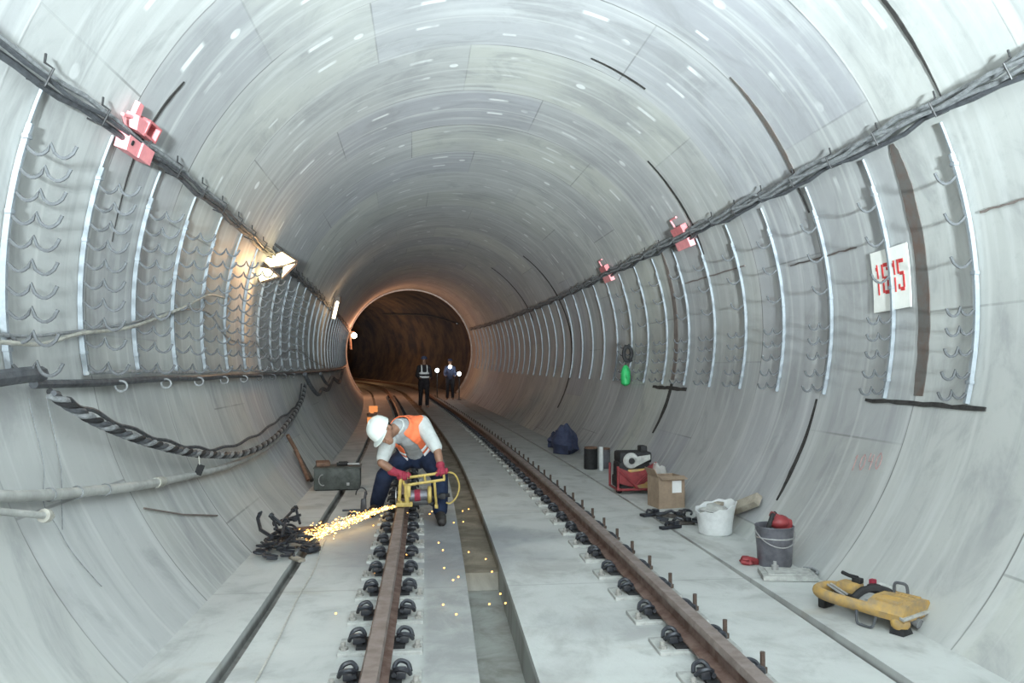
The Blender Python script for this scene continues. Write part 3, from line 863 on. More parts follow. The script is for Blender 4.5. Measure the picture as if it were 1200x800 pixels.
# lamps
def flood():
    t = thing('floodlight', 'lit square floodlight hanging from the left wall cables', 'lamp', F(9.2, -2.3, 2.32)); org = t.location.copy()
    P = {k: F(*v) for k, v in dict(a=(9.40, -2.500, 2.605), b=(9.40, -2.261, 2.705), c=(9.20, -2.066, 2.569), d=(9.10, -2.192, 2.500), e=(9.06, -2.341, 2.468),
         f=(9.36, -2.575, 2.540), g=(9.20, -2.480, 2.315), h=(9.08, -2.238, 2.375), i=(9.05, -2.205, 2.352), j=(9.12, -2.055, 2.535)).items()}
    back = Vector((-.05, .22, .05))
    def panel(keys, name, m, th):
        mb = MB(); vs = [P[k] for k in keys]
        A = [mb.b.verts.new(v) for v in vs]; B = [mb.b.verts.new(v + th) for v in vs]
        n = len(A); mb.b.faces.new(A); mb.b.faces.new(B[::-1])
        for i in range(n): mb.b.faces.new((A[i], A[(i+1) % n], B[(i+1) % n], B[i]))
        mb.shift(-org); return mb.build(name, m, t, False)
    panel('abcde', 'upper_glass', 'glow', Vector((-.01, .02, .01)))
    panel('fehg', 'lower_reflector', 'glow', Vector((-.01, .03, .0)))
    panel('ijd', 'side_flap', 'glow', Vector((-.01, .02, .0)))
    # housing behind the glass
    mb = MB()
    mid = (P['a']+P['c'])/2
    ring = [P['a'], P['b'], P['c'], P['e'], P['f']]
    top = [v + Vector((0, .03, .015)) for v in (P['a'], P['b'], P['c'], P['d'], P['e'], P['f'])]
    bk = [mid + (v-mid)*.62 + Vector((-.05, .20, .06)) for v in top]
    A = [mb.b.verts.new(v) for v in top]; B = [mb.b.verts.new(v) for v in bk]; n = len(A)
    for i in range(n): mb.b.faces.new((A[i], A[(i+1) % n], B[(i+1) % n], B[i]))
    mb.b.faces.new(B); mb.b.faces.new(A[::-1])
    mb.shift(-org); mb.build('housing', 'housing', t, False)
    mb = MB()
    for a, b in ('ab', 'bc', 'cd', 'de', 'ea', 'fe', 'fg', 'gh', 'ij', 'he'): mb.tube([P[a], P[b]], .012, 6)
    mb.shift(-org); mb.build('frame', 'housing', t)
    mb = MB(); q = (P['a']+P['b'])/2
    mb.tube(spline([P['a'] + Vector((-.02, 0, 0)), q + Vector((-.14, .05, .10)), q + Vector((-.02, .06, .16)), q + Vector((.05, .05, .12)), P['b'] + Vector((0, .02, .01))], 5), .014, 7)
    mb.shift(-org); mb.build('hanger', 'darkmetal', t)
flood()
t = thing('tube_lamp', 'small upright lit tube lamp on the left wall beyond the floodlight', 'lamp', F(17, -2.28, 2.37)); org = t.location.copy()
a, b = F(17, -2.24, 2.75) - org, F(17, -2.32, 2.38) - org
mb = MB(); mb.tube([a, b], .036, 10); mb.build('tube', 'glow_tube', t)
mb = MB(); mb.box(a + Vector((-.01, .05, .04)), (.13, .16, .12), None, .01); mb.tube([a + Vector((-.06, .05, .05)), b + Vector((-.05, .06, 0))], .03, 8); mb.build('bracket', 'housing', t)
t = thing('bulb_lamp', 'bright round lamp on the far left wall at the edge of the dark bore', 'lamp', F(31.3, -2.30, 1.86)); org = t.location.copy()
mb = MB(); mb.ball(F(31.3, -2.241, 2.403) - org, (.11, .11, .11), None, 14, 9); mb.build('bulb', 'glow_hot', t)
mb = MB(); mb.tube([F(31.34, -2.40, 2.42) - org, F(31.36, -2.36, 1.86) - org], .045, 8); mb.box(F(31.45, -2.33, 2.42) - org, (.2, .14, .3), None, .02); mb.build('lamp_arm', 'rust', t)

# things hung on the right wall
t = thing('hanging_bag', 'green bag hanging on the right wall under the black strap', 'bag', F(11.4, 2.40, 1.08)); org = t.location.copy()
mb = MB(); mb.lathe([(.02, 0), (.065, .03), (.075, .12), (.07, .22), (.045, .28), (.02, .31)], (0, 0, 0), 16, None, .05); mb.build('bag_body', 'green', t)
mb = MB(); mb.tube([(0, 0, .30), (.012, 0, .36), (.02, 0, .40)], .012, 6); mb.build('neck', 'rubber', t)
t = thing('hanging_strap', 'black coiled strap hanging on the right wall above the green bag', 'strap', F(11.4, 2.435, 1.46)); org = t.location.copy()
mb = MB()
mb.tube([(math.cos(a)*.060, .0, .10 + math.sin(a)*.105) for a in frange(0, 2*PI*15/16, 16)], .030, 8, closed=True); mb.build('coil', 'rubber', t)
mb = MB(); mb.tube([(.02, .02, .19), (.03, .03, .245)], .014, 7); mb.tube([(.02, -.01, .02), (.05, -.01, -.02)], .03, 7); mb.build('tail', 'rubber', t)

# ------------------------------------------------------------------ gear lying along the track
def at(s, u, z=0.0): return F(s, u, z)

def clip_mesh():
    mb = MB()
    mb.tube(spline([(-.045, -.030, 0), (-.020, -.038, .004), (.030, -.036, .012), (.050, -.012, .016), (.034, .014, .012), (-.010, .020, .006), (-.046, .026, .0), (-.050, .044, 0), (.010, .048, .004)], 4), .0095, 7)
    me_o = mb.build('rail_clip', 'clip'); return me_o
proto = clip_mesh(); rnd = random.Random(21); spots = []; first = True
def loose_clip(x, y, z, rz, tilt):
    global first
    o = proto if first else proto.copy()
    if not first: C.objects.link(o)
    first = False
    o.location = at(y, x, z); o.rotation_euler = (tilt, tilt*.4, rz)
    tag(o, 'loose black rail clip in the heap by the left wall', 'rail clip', 'loose rail clips heaped by the left wall')
for layer, (n, rx, ry) in enumerate(((24, .21, .42), (14, .15, .30), (7, .09, .16))):
    tries = 0; k = 0
    while k < n and tries < 4000:
        tries += 1
        a, r = rnd.random()*2*PI, math.sqrt(rnd.random())
        x, y = -1.665 + rx*r*math.cos(a), 6.12 + ry*r*math.sin(a)
        if x < -1.815 + .05*layer: continue
        if all(abs(l-layer) > .5 or math.hypot(x-q, (y-w_)) > .108 for q, w_, l in spots):
            spots.append((x, y, layer)); k += 1
            loose_clip(x, y, .024 + .050*layer, rnd.random()*6.28, .5*(rnd.random()-.5) if layer else .2*(rnd.random()-.5))
for k in range(9):                                                         # long bolts stuck through the heap
    o = None; L_ = rnd.uniform(.15, .22); mb = MB(); mb.tube([(-L_/2, 0, 0), (L_/2, 0, 0)], .011, 7); mb.tube([(L_/2, 0, 0), (L_/2+.022, 0, 0)], .020, 6)
    o = mb.build('track_bolt', 'clip'); o.location = at(rnd.uniform(5.85, 6.40), rnd.uniform(-1.76, -1.60), rnd.uniform(.13, .20)); o.rotation_euler = (0, rnd.uniform(-.7, .7), rnd.uniform(0, 6.28))
    tag(o, 'long black track bolt lying across the top of the rail clip heap', 'bolt', 'track bolts on the rail clip heap')
# bits among the heap
t = thing('pry_bar', 'black pry bar sticking out at the left end of the clip heap', 'bar', at(5.82, -1.78, .16)); org = t.location.copy()
mb = MB(); mb.tube([at(5.72, -1.70, .165)-org, at(5.86, -1.80, .185)-org, at(6.05, -1.86, .235)-org], .014, 7); mb.build('shaft', 'clip', t)
mb = MB(); mb.tube([at(6.05, -1.86, .235)-org, at(6.07, -1.85, .265)-org, at(6.03, -1.83, .285)-org], [.014, .016, .008], 7); mb.build('claw', 'clip', t)
mb = MB(); mb.box((0, 0, 0), (.26, .09, .03), Matrix.Rotation(.3, 3, 'Z'), .006); mb.shift(at(6.72, -1.58, .016)); grounded(mb, 'wood_offcut', 'rust', 'brown timber offcut on the slab behind the clip heap', 'timber')
mb = MB(); mb.box((0, 0, 0), (.15, .05, .02), Matrix.Rotation(-.9, 3, 'Z'), .004); mb.shift(at(5.70, -1.52, .011)); grounded(mb, 'wood_offcut', 'wood', 'pale timber offcut in front of the clip heap', 'timber')
mb = MB(); mb.tube(spline([at(6.05, -1.45, .026), at(5.98, -1.41, .024), at(5.90, -1.43, .026), at(5.86, -1.47, .026)], 5), .022, 8); grounded(mb, 'rail_clamp', 'clip', 'black clamp lying by the left floor slot beside the clip heap', 'clamp')

# green steel chest across the left slot
t = thing('tool_chest', 'dark green steel chest standing by the left wall behind the sparks', 'chest', at(9.05, -1.575, 0), .06)
mb = MB(); mb.box((0, 0, .125), (.50, .34, .23), None, .012); mb.build('body', 'chest', t)
mb = MB(); mb.box((0, 0, .246), (.515, .355, .012), None, .004); mb.build('lid', 'chest', t)
mb = MB(); mb.box((0, 0, .005), (.47, .30, .01)); mb.build('base', 'rubber', t)
mb = MB(); mb.tube([(-.15 + .045*math.cos(a), -.175, .12 + .06*math.sin(a)) for a in frange(PI*.5, PI*1.6, 9)], .006, 6); mb.build('handle', 'steel', t)
mb = MB(); mb.box((.12, -.174, .07), (.03, .008, .03), None, .002); mb.build('latch', 'steel', t)
mb = MB(); mb.box((-.17, .02, 0), (.15, .22, .05), Matrix.Rotation(.2, 3, 'Z'), .012); mb.shift(t.location + Vector((0, 0, .279))); grounded(mb, 'brick', 'rust', 'brown brick lying on the green chest lid', 'brick')
t2 = thing('hand_tool', 'black and steel hand tool lying on the green chest lid', 'tool', t.location + Vector((.09, -.03, .253)), .15)
mb = MB(); mb.tube([(-.10, 0, .022), (.0, .01, .022), (.03, .01, .026)], .020, 8); mb.box((-.03, .03, .03), (.10, .05, .035), None, .008); mb.build('grip', 'rubber', t2)
mb = MB(); mb.tube([(.02, 0, .022), (.15, -.02, .020)], .013, 8); mb.build('shaft', 'steel', t2)

# black track clamp standing behind the sparks
t = thing('track_clamp', 'black upright clamp with a ring standing behind the sparks', 'clamp', at(7.35, -1.20, 0))
mb = MB(); mb.box((0, 0, .015), (.24, .06, .03), None, .006); mb.tube([(-.17, 0, .05), (.17, .02, .05)], .010, 7); mb.build('base', 'clip', t)
mb = MB(); mb.box((.02, 0, .09), (.06, .05, .13), None, .01, .75); mb.tube([(.03, 0, .14), (.04, 0, .22)], .012, 7); mb.build('post', 'clip', t)
mb = MB(); mb.tube([(.0 + .05*math.cos(a), .0, .19 + .065*math.sin(a)) for a in frange(0, PI, 12)], .006, 6); mb.build('ring', 'darkmetal', t)

# orange box up the track, its glow put in as emission
t = thing('glowing_box', 'small orange glowing box on the track behind the worker', 'lamp', at(18.9, -1.55, 0), .1)
mb = MB(); mb.box((0, 0, .13), (.24, .2, .26), None, .01); mb.build('box', 'rust', t)
mb = MB(); mb.box((-.01, -.105, .10), (.20, .012, .15), None, .003); mb.build('lens', 'glow_orange', t)
mb = MB(); mb.box((.03, -.02, .36), (.2, .16, .14), None, .01); mb.box((0, 0, .275), (.08, .08, .05)); mb.build('upper_glow', 'glow_orange', t)

# pale cord on the slab
mb = MB(); mb.tube(spline([at(6.35, -1.40, .007), at(6.12, -1.397, .007), at(5.4, -1.36, .007), at(4.78, -1.364, .007), at(4.0, -1.345, .007), at(3.5, -1.34, .007), at(2.6, -1.33, .007)], 8), .0055, 6)
grounded(mb, 'cord', 'greycord', 'thin pale cord lying along the slab left of the left rail', 'cord')

# right side, from the far end towards the camera
def lump(rad, seed, nu=22, nv=12, amp=.22, fold=5.0):
    mb = MB(); mb.ball((0, 0, 0), 1.0, None, nu, nv); r = random.Random(seed); ph = [r.random()*6 for _ in range(6)]
    for v in mb.b.verts:
        d = v.co.normalized()
        k = 1 + amp*(.5*math.sin(fold*d.x+ph[0]) + .5*math.sin(fold*d.y*1.3+ph[1]) + .4*math.sin(fold*1.7*d.z+ph[2]+2*d.x) + .3*math.sin(fold*2.6*(d.x-d.y)+ph[3]))
        v.co = Vector((d.x*rad[0]*k, d.y*rad[1]*k, max(d.z*rad[2]*k, -rad[2]*.55)))
    lo = min(v.co.z for v in mb.b.verts)
    for v in mb.b.verts: v.co.z -= lo
    return mb
mb = lump((.20, .34, .28), 3); mb.shift(at(12.3, 1.66, .002)); grounded(mb, 'tarpaulin_bundle', 'tarp', 'dark blue tarpaulin bundle farthest along the right walkway', 'bundle')
mb = lump((.15, .25, .15), 9); mb.shift(at(13.2, 1.70, .002)); grounded(mb, 'tarpaulin_bundle', 'tarp', 'low dark tarpaulin bundle behind the higher blue one', 'bundle')
t = thing('paint_tin', 'black tin with brown top left of the white pipe', 'tin', at(10.35, 1.62, 0))
mb = MB(); mb.lathe([(.088, 0), (.092, .01), (.090, .26), (.094, .27)], (0, 0, 0), 20); mb.build('can', 'rubber', t)
mb = MB(); mb.lathe([(.085, .272), (.088, .295), (.0, .30)], (0, 0, 0), 20); mb.build('lid', 'rust', t)
t = thing('paint_tin', 'dark grey tin right of the white pipe', 'tin', at(10.40, 1.83, 0))
mb = MB(); mb.lathe([(.065, 0), (.068, .01), (.067, .24), (.07, .25)], (0, 0, 0), 20); mb.build('can', 'bucket', t)
mb = MB(); mb.lathe([(.064, .252), (.066, .275), (.0, .28)], (0, 0, 0), 20); mb.build('lid', 'rust', t)
mb = MB(); mb.lathe([(.030, 0), (.030, .31), (.024, .31), (.024, .29), (.0, .29)], (0, 0, 0), 16); mb.shift(at(10.16, 1.715, .001)); grounded(mb, 'pipe_offcut', 'sack', 'short white pipe standing upright between the two tins', 'pipe')

# red generator
t = thing('generator', 'red and black portable generator on the right walkway', 'generator', at(8.42, 1.63, 0), .04)
mb = MB(); mb.box((0, 0, .24), (.36, .28, .20), None, .05); mb.box((.02, .02, .38), (.36, .27, .12), None, .03); mb.box((.13, .02, .45), (.08, .14, .10), None, .02); mb.box((.0, 0, .12), (.38, .28, .13), None, .03); mb.build('engine', 'rubber', t)
mb = MB(); mb.lathe([(.080, -.02), (.086, 0), (.075, .015), (.045, .022), (.04, .03), (.0, .03)], (0, 0, 0), 24, Matrix.Rotation(PI/2, 3, 'X')); mb.shift((-.05, -.16, .355)); cov = mb.build('recoil_cover', 'tray', t)
mb = MB(); mb.lathe([(.034, 0), (.030, .012), (.0, .014)], (0, 0, 0), 16, Matrix.Rotation(PI/2, 3, 'X')); mb.shift((-.05, -.191, .355)); mb.build('starter_hub', 'rubber', cov)
mb = MB(); mb.prism([(-.01, .30), (.16, .38), (.16, .43), (.02, .41)], (1, 0, 0), (0, 0, 1), (-.0, -.158, -.012), (0, -.02, 0)); mb.build('side_plate', 'tray', t, False)
mb = MB()
mb.prism([(-.20, .29), (-.05, .23), (.08, .25), (.21, .33), (.22, .22), (.09, .11), (-.05, .08), (-.20, .12)], (1, 0, 0), (0, 0, 1), (0, -.175, 0), (0, .04, 0)); mb.build('red_shroud', 'red', t, False)
mb = MB()
for a, b in (((-.20, .06), (-.20, .30)), ((.21, .06), (.215, .34)), ((-.20, .27), (.02, .06)), ((.21, .29), (.0, .10)), ((-.21, .05), (.21, .05))): mb.tube([(a[0], -.185, a[1]), (b[0], -.185, b[1])], .014, 7)
mb.tube([(-.20, .16, .05), (-.20, .16, .30)], .014, 7); mb.tube([(.21, .16, .05), (.21, .16, .34)], .014, 7); mb.tube([(-.20, -.185, .05), (-.20, .16, .05)], .014, 7); mb.tube([(.21, -.185, .05), (.21, .16, .05)], .014, 7); mb.build('frame', 'red', t)
mb = MB(); mb.box((.08, -.155, .095), (.20, .03, .07), None, .01); mb.box((.02, -.15, .245), (.20, .03, .04), Matrix.Rotation(-.05, 3, 'Y'), .008); mb.build('yellow_panel', 'yellow', t)
for x in (-.17, .17):
    mb = MB(); mb.lathe([(.02, -.025), (.05, -.025), (.055, 0), (.05, .025), (.02, .025)], (0, 0, 0), 18, Matrix.Rotation(PI/2, 3, 'Y')); mb.shift((x, -.11, .056)); mb.build('wheel', 'rubber', t)

# cardboard box
t = thing('cardboard_box', 'brown cardboard box with a white paper label on its front', 'box', at(7.50, 1.72, 0), .20)
mb = MB()
w_, d_, h_ = .27, .24, .30
for c_, sz in (((0, -d_/2, h_/2), (w_, .008, h_)), ((0, d_/2, h_/2), (w_, .008, h_)), ((-w_/2, 0, h_/2), (.008, d_, h_)), ((w_/2, 0, h_/2), (.008, d_, h_)), ((0, 0, .006), (w_, d_, .008))): mb.box(c_, sz)
mb.build('carton', 'cardboard', t, False)
mb = MB(); mb.box((0, -d_/2-.03, h_-.005), (w_, .075, .006), Matrix.Rotation(.3, 3, 'X')); mb.build('flap', 'cardboard', t, False)
for v in t.children[-1].data.vertices: pass
mb = MB(); mb.box((-w_/2-.02, .0, h_+.035), (.006, d_*.9, .09), Matrix.Rotation(-.45, 3, 'Y')); mb.build('flap', 'cardboard', t, False)
mb = MB(); mb.box((.05, -d_/2-.007, .205), (.098, .003, .115)); mb.build('paper_label', 'paper', t, False)
# clear plastic behind it
mb = lump((.095, .10, .22), 5, 20, 14, .20, 6.0); mb.shift(at(7.86, 1.755, .19)); 
for v in mb.b.verts: pass
o = grounded(mb, 'plastic_bag', 'plastic_film', 'crumpled clear plastic bag standing up behind the cardboard box', 'bag')
o.location.z -= .18

# dark scrap plates before the sack
rnd = random.Random(5)
PL = [(7.02, 1.42, .4, .20, .07, 'clip', 'thin black steel plate at the left end of the scrap by the box'),
      (6.93, 1.60, -.7, .22, .08, 'mud', 'brown scrap plate lying under the cardboard box front'),
      (6.80, 1.80, .9, .22, .06, 'clip', 'black steel bar between the cardboard box and the sack'),
      (6.62, 1.56, .1, .24, .09, 'mud', 'broad brown scrap plate in the middle of the scrap by the sack'),
      (6.45, 1.42, .35, .20, .05, 'clip', 'black steel bar nearest the track in the scrap by the sack')]
for s, u, rz, l, w_, m, lab in PL:
    t = thing('scrap_plate', lab, 'scrap', at(s, u, 0), rz, 'scrap plates by the white sack')
    mb = MB(); mb.box((0, 0, .016), (l, w_, .024), None, .004); mb.build('plate', m, t)
    mb = MB(); mb.box((l*.28, 0, .045), (.05, w_*.8, .034), None, .008); mb.tube([(-l*.3, -w_*.3, .042), (-l*.1, w_*.2, .055), (l*.1, 0, .044)], .013, 7); mb.build('lug', 'clip', t)
for k, (s, u) in enumerate(((6.98, 1.50), (6.72, 1.66), (6.74, 1.44), (6.55, 1.70), (7.12, 1.78))):
    o = proto.copy(); C.objects.link(o); o.location = at(s, u, .075 if k in (1,) else .022); o.rotation_euler = (0, 0, k*1.3)
    tag(o, 'loose black rail clip in the scrap by the cardboard box', 'rail clip', 'loose rail clips by the cardboard box')

# white sack
t = thing('sack', 'white woven sack standing open with rubble inside', 'sack', at(6.22, 1.725, 0), .2)
mb = MB(); mb.lathe([(.118, 0), (.132, .015), (.136, .07), (.146, .14), (.158, .20), (.166, .225), (.160, .228), (.148, .20), (.135, .14)], (0, 0, 0), 36, None, .022)
for v in mb.b.verts:
    if v.co.z > .1: v.co.z += .035*(v.co.x/.15)*(v.co.z-.1)/.12 + .008*math.sin(9*math.atan2(v.co.y, v.co.x))
mb.build('bag', 'sack', t)
mb = lump((.12, .12, .05), 8); mb.shift((0, 0, .155)); mb.build('rubble', 'tray', t)
mb = MB(); mb.box((.06, .05, .232), (.07, .06, .03), Matrix.Rotation(.5, 3, 'Z'), .006); mb.build('offcut', 'wood', t)
# timber on the wall foot
mb = MB(); a, b = W(6.42, 5.588, .065), W(6.12, 5.660, .06); d = (b-a); L = d.length; d.normalize()
n = Vector((-math.cos(5.63), 0, -math.sin(5.63))); y = n.cross(d).normalized(); n = d.cross(y)
mb.box((0, 0, 0), (L, .10, .06), Matrix((d, y, n)).transposed(), .006); mb.shift((a+b)/2)
grounded(mb, 'timber_block', 'wood', 'timber block lying up the wall foot right of the sack', 'timber')

# bucket
t = thing('bucket', 'dark grey metal bucket on the right walkway', 'bucket', at(5.21, 1.755, 0))
mb = MB(); mb.lathe([(.108, 0), (.112, .008), (.124, .20), (.128, .262), (.133, .268), (.128, .272), (.121, .262), (.104, .03), (.0, .028)], (0, 0, 0), 32); mb.build('pail', 'bucket', t)
mb = MB(); mb.tube([(.127*math.cos(a), .127*math.sin(a), .195) for a in frange(0, 2*PI*31/32, 32)], .005, 6, closed=True); mb.build('hoop', 'steel', t)
mb = MB(); mb.tube(spline([(.130*math.cos(a), -.132 - .01*math.sin(2*a), .245 - .085*math.sin(a)) if False else (.138*math.cos(a), -.139*math.sin(a), .245 - .10*math.sin(a)) for a in frange(0, PI, 9)], 3), .004, 6); mb.build('bail', 'steel', t)
t = thing('power_tool', 'red power tool with a black grip lying in the bucket', 'tool', t.location + Vector((.02, .01, .175)))
mb = MB(); mb.ball((.02, 0, .115), (.075, .065, .050)); mb.box((.0, .0, .150), (.09, .06, .045), Matrix.Rotation(.5, 3, 'Y'), .015); mb.tube([(.03, 0, .02), (.03, 0, .12)], [.045, .055], 12); mb.box((.075, 0, .105), (.05, .09, .07), None, .02); mb.build('body', 'red', t)
mb = MB(); mb.tube([(-.075, -.02, .03), (-.060, -.02, .10), (-.035, -.02, .165), (-.01, -.01, .175)], .017, 8); mb.build('grip', 'rubber', t)
mb = lump((.065, .05, .035), 12); mb.shift(at(5.24, 1.585, .002)); grounded(mb, 'rag', 'red', 'red rag on the floor at the left foot of the bucket', 'rag')
# mortar tray
t = thing('mortar_tray', 'flat dusty mortar tray on the walkway in front of the bucket', 'tray', at(4.90, 1.705, 0), -.12)
mb = MB()
mb.prism([(-.19, -.11), (.15, -.12), (.165, .10), (-.165, .12)], (1, 0, 0), (0, 1, 0), (0, 0, .004), (0, 0, .030)); mb.build('slab', 'tray', t, False)
mb = MB(); mb.prism([(-.15, -.08), (.12, -.09), (.135, .07), (-.13, .09)], (1, 0, 0), (0, 1, 0), (0, 0, .034), (0, 0, .008)); mb.build('mortar', 'block', t, False)
mb = MB(); mb.tube(spline([(.13, .11, .03), (.18, .08, .035), (.185, 0, .035), (.16, -.05, .03)], 5), .010, 7); mb.build('handle', 'cablegrey', t)
mb = MB(); mb.lathe([(.022, .042), (.024, .07), (.012, .075), (.012, .095), (.0, .096)], (-.08, .02, 0), 12); mb.build('knob', 'steel', t)

# yellow tamping frame
def tamper():
    c0 = at(4.08, 1.745, 0); d = at(3.85, 1.89, 0) - at(4.37, 1.60, 0)
    t = thing('track_machine', 'yellow rail working machine resting on the right walkway', 'machine', c0, math.atan2(d.y, d.x))
    t.scale = (.86, .86, .86)
    a, b_ = .305, .145
    def ring(th, k=1.0, z=.105):
        c, s = math.cos(th), math.sin(th); e = .72
        return Vector((a*k*math.copysign(abs(c)**e, c), b_*k*math.copysign(abs(s)**e, s), z + .012*c*0 + .018*(1-c)*.35))
    mb = MB(); mb.tube([ring(x) for x in frange(0, 2*PI*47/48, 48)], .031, 10, closed=True, flat=1.15); mb.build('hull_frame', 'yellow', t)
    mb = MB()                                                                                   # front cowl with ribs
    prof = [(-.155, .075), (.155, .075), (.165, .115), (.13, .165), (.05, .180), (-.05, .180), (-.13, .160), (-.165, .115)]
    mb.prism(prof, (0, 1, 0), (0, 0, 1), (.10, 0, 0), (.235, 0, 0)); mb.build('cowl', 'yellow', t, False)
    for y in (-.105, -.035, .04, .11):
        mb = MB(); mb.box((.215, y, .176 - .12*abs(y)), (.16, .022, .03), None, .006); mb.build('cowl_rib', 'yellow', t)
    mb = MB(); mb.prism([(-.17, .0), (.17, .0), (.19, .03), (.19, .038), (-.19, .038), (-.19, .03)], (0, 1, 0), (1, 0, 0), (.315, 0, .098), (0, 0, .014)); mb.build('bumper', 'tray', t, False)
    for y in (-.115, .115):
        mb = MB(); mb.ball((.29, y, .062), (.055, .058, .048)); mb.build('wheel_cover', 'yellow', t)
        mb = MB(); mb.prism([(-.05, .0), (.06, .0), (.035, .036), (-.04, .04)], (0, 1, 0), (0, 0, 1), (.25, y, .0), (.085, 0, 0)); mb.build('foot', 'rubber', t, False)
    mb = MB(); mb.tube([(.305, 0, .06), (.345, 0, .05)], .030, 10); mb.tube([(.30, .04, .05), (.34, .045, .045)], .016, 8); mb.build('coupling', 'cablegrey', t)
    # engine, exhaust, springs inside the frame
    mb = MB(); mb.box((-.13, .05, .150), (.14, .11, .075), None, .022); mb.build('engine_cover', 'yellow', t)
    mb = MB(); mb.box((-.10, .04, .10), (.20, .14, .05), None, .012); mb.box((.02, .07, .165), (.06, .07, .07), None, .01); mb.build('engine_block', 'darkmetal', t)
    mb = MB(); mb.box((-.09, .07, .20), (.06, .045, .035), None, .008); mb.tube([(-.09, .07, .216), (-.16, .085, .214), (-.215, .10, .220)], .013, 8); mb.build('black_lever', 'rubber', t)
    for y in (-.06, -.025):
        mb = MB(); mb.tube([(-.24, y+.03, .155), (-.10, y, .120)], .008, 7); mb.build('steel_rod', 'steel', t)
    mb = MB(); mb.tube(spline([(-.02, -.09, .125), (.0, -.02, .165), (.05, .045, .180), (.10, .08, .170), (.12, .11, .15)], 6), .026, 9); mb.build('hose', 'rubber', t)
    mb = MB(); mb.lathe([(.058, -.006), (.058, .006), (.02, .008), (.02, .016), (.0, .017)], (0, 0, 0), 24, Matrix.Rotation(.45, 3, 'X')); mb.shift((.055, -.055, .135)); mb.build('disc', 'steel', t)
    mb = MB(); mb.tube([(.03, .115, .185), (.13, .125, .180)], .022, 10); mb.build('cross_cylinder', 'tray', t)
    mb = MB(); mb.box((-.005, .10, .20), (.035, .04, .045), None, .008); mb.build('cap', 'maroon', t)
    mb = MB(); mb.tube(spline([(.135, .10, .17), (.14, .10, .225), (.17, .105, .235), (.205, .115, .225), (.21, .12, .17)], 5), .0095, 7); mb.build('hoop_handle', 'cable', t)
    mb = MB(); mb.tube(spline([(.05, -.175, .09), (.055, -.18, .02), (.09, -.185, .012), (.15, -.18, .014), (.175, -.175, .08)], 5), .0085, 7); mb.build('hoop_handle', 'cable', t)
    mb = MB(); mb.box((-.27, 0, .045), (.05, .12, .09), None, .012); mb.build('rear_foot', 'darkmetal', t)
tamper()

# ------------------------------------------------------------------ sparks
def sparks():
    rnd = random.Random(4); o0 = at(7.18, -.885, .10); e0 = at(6.28, -1.45, .07)
    d = (e0-o0); b = MB(); hot = MB()
    side = d.cross(Vector((0, 0, 1))).normalized()
    for i in range(900):
        f = min(1.12, rnd.random()**.75*1.08); spread = .012 + .055*f
        p = o0 + d*f + side*rnd.gauss(0, spread*.75) + Vector((0, 0, abs(rnd.gauss(0, spread*.60)) - .07*f*f*.6 + .01))
        if p.z < path(6.5)[2] + .006: p.z = path(6.5)[2] + .006 + .02*rnd.random()
        q = (d.normalized() + side*rnd.gauss(0, .25) + Vector((0, 0, rnd.gauss(0, .22)))).normalized()
        l = rnd.uniform(.006, .022)*(1.4 if rnd.random() < .2 else 1); r = rnd.uniform(.0016, .0038)
        m = hot if rnd.random() < .35 else b
        m.tube([p, p+q*l*.5, p+q*l], [r*.5, r, r*.3], 4)
    for i in range(34):                                                        # stray ones on the slab and in the drain
        p = at(rnd.uniform(4.2, 7.6), rnd.uniform(-1.3, -.1), .0)
        p = at(p.y, rnd.uniform(-1.25, -.15), rnd.uniform(.008, .05)); b.tube([p, p+Vector((.004, .004, .002)), p+Vector((.009, .006, .003))], [.003, .006, .003], 5)
    t = thing('sparks', 'bright orange shower of cutting sparks beside the left rail', 'sparks', o0); t['kind'] = 'stuff'
    b.shift(-o0); tag(b.build('spark_streaks', 'spark', t), kind='stuff'); hot.shift(-o0); tag(hot.build('white_hot_sparks', 'spark_hot', t), kind='stuff')
sparks()

# ------------------------------------------------------------------ people
class Flesh:
    """overlapping limbs fused to one continuous skin by a voxel remesh"""
    def __init__(self): self.mb = MB()
    def limb(self, *pr, seg=14):
        for (a, ra), (b, rb) in zip(pr, pr[1:]): self.mb.cap(a, b, ra, rb, seg)
        return self
    def ball(self, *a, **k): self.mb.ball(*a, **k); return self
    def build(self, name, mat, parent, voxel, smooth=3):
        bmesh.ops.recalc_face_normals(self.mb.b, faces=self.mb.b.faces)
        me = bpy.data.meshes.new(name+'_src'); self.mb.b.to_mesh(me); self.mb.b.free()
        o = bpy.data.objects.new(name+'_src', me); C.objects.link(o)
        m = o.modifiers.new('r', 'REMESH'); m.mode = 'VOXEL'; m.voxel_size = voxel; m.use_smooth_shade = True
        s = o.modifiers.new('s', 'SMOOTH'); s.iterations = smooth; s.factor = .5
        dg = bpy.context.evaluated_depsgraph_get(); ev = o.evaluated_get(dg)
        out = bpy.data.meshes.new_from_object(ev); out.name = name
        bpy.data.objects.remove(o); bpy.data.meshes.remove(me)
        out.materials.clear(); out.materials.append(M[mat])
        out.polygons.foreach_set('use_smooth', [True]*len(out.polygons))
        r = bpy.data.objects.new(name, out); C.objects.link(r); r.parent = parent
        return r

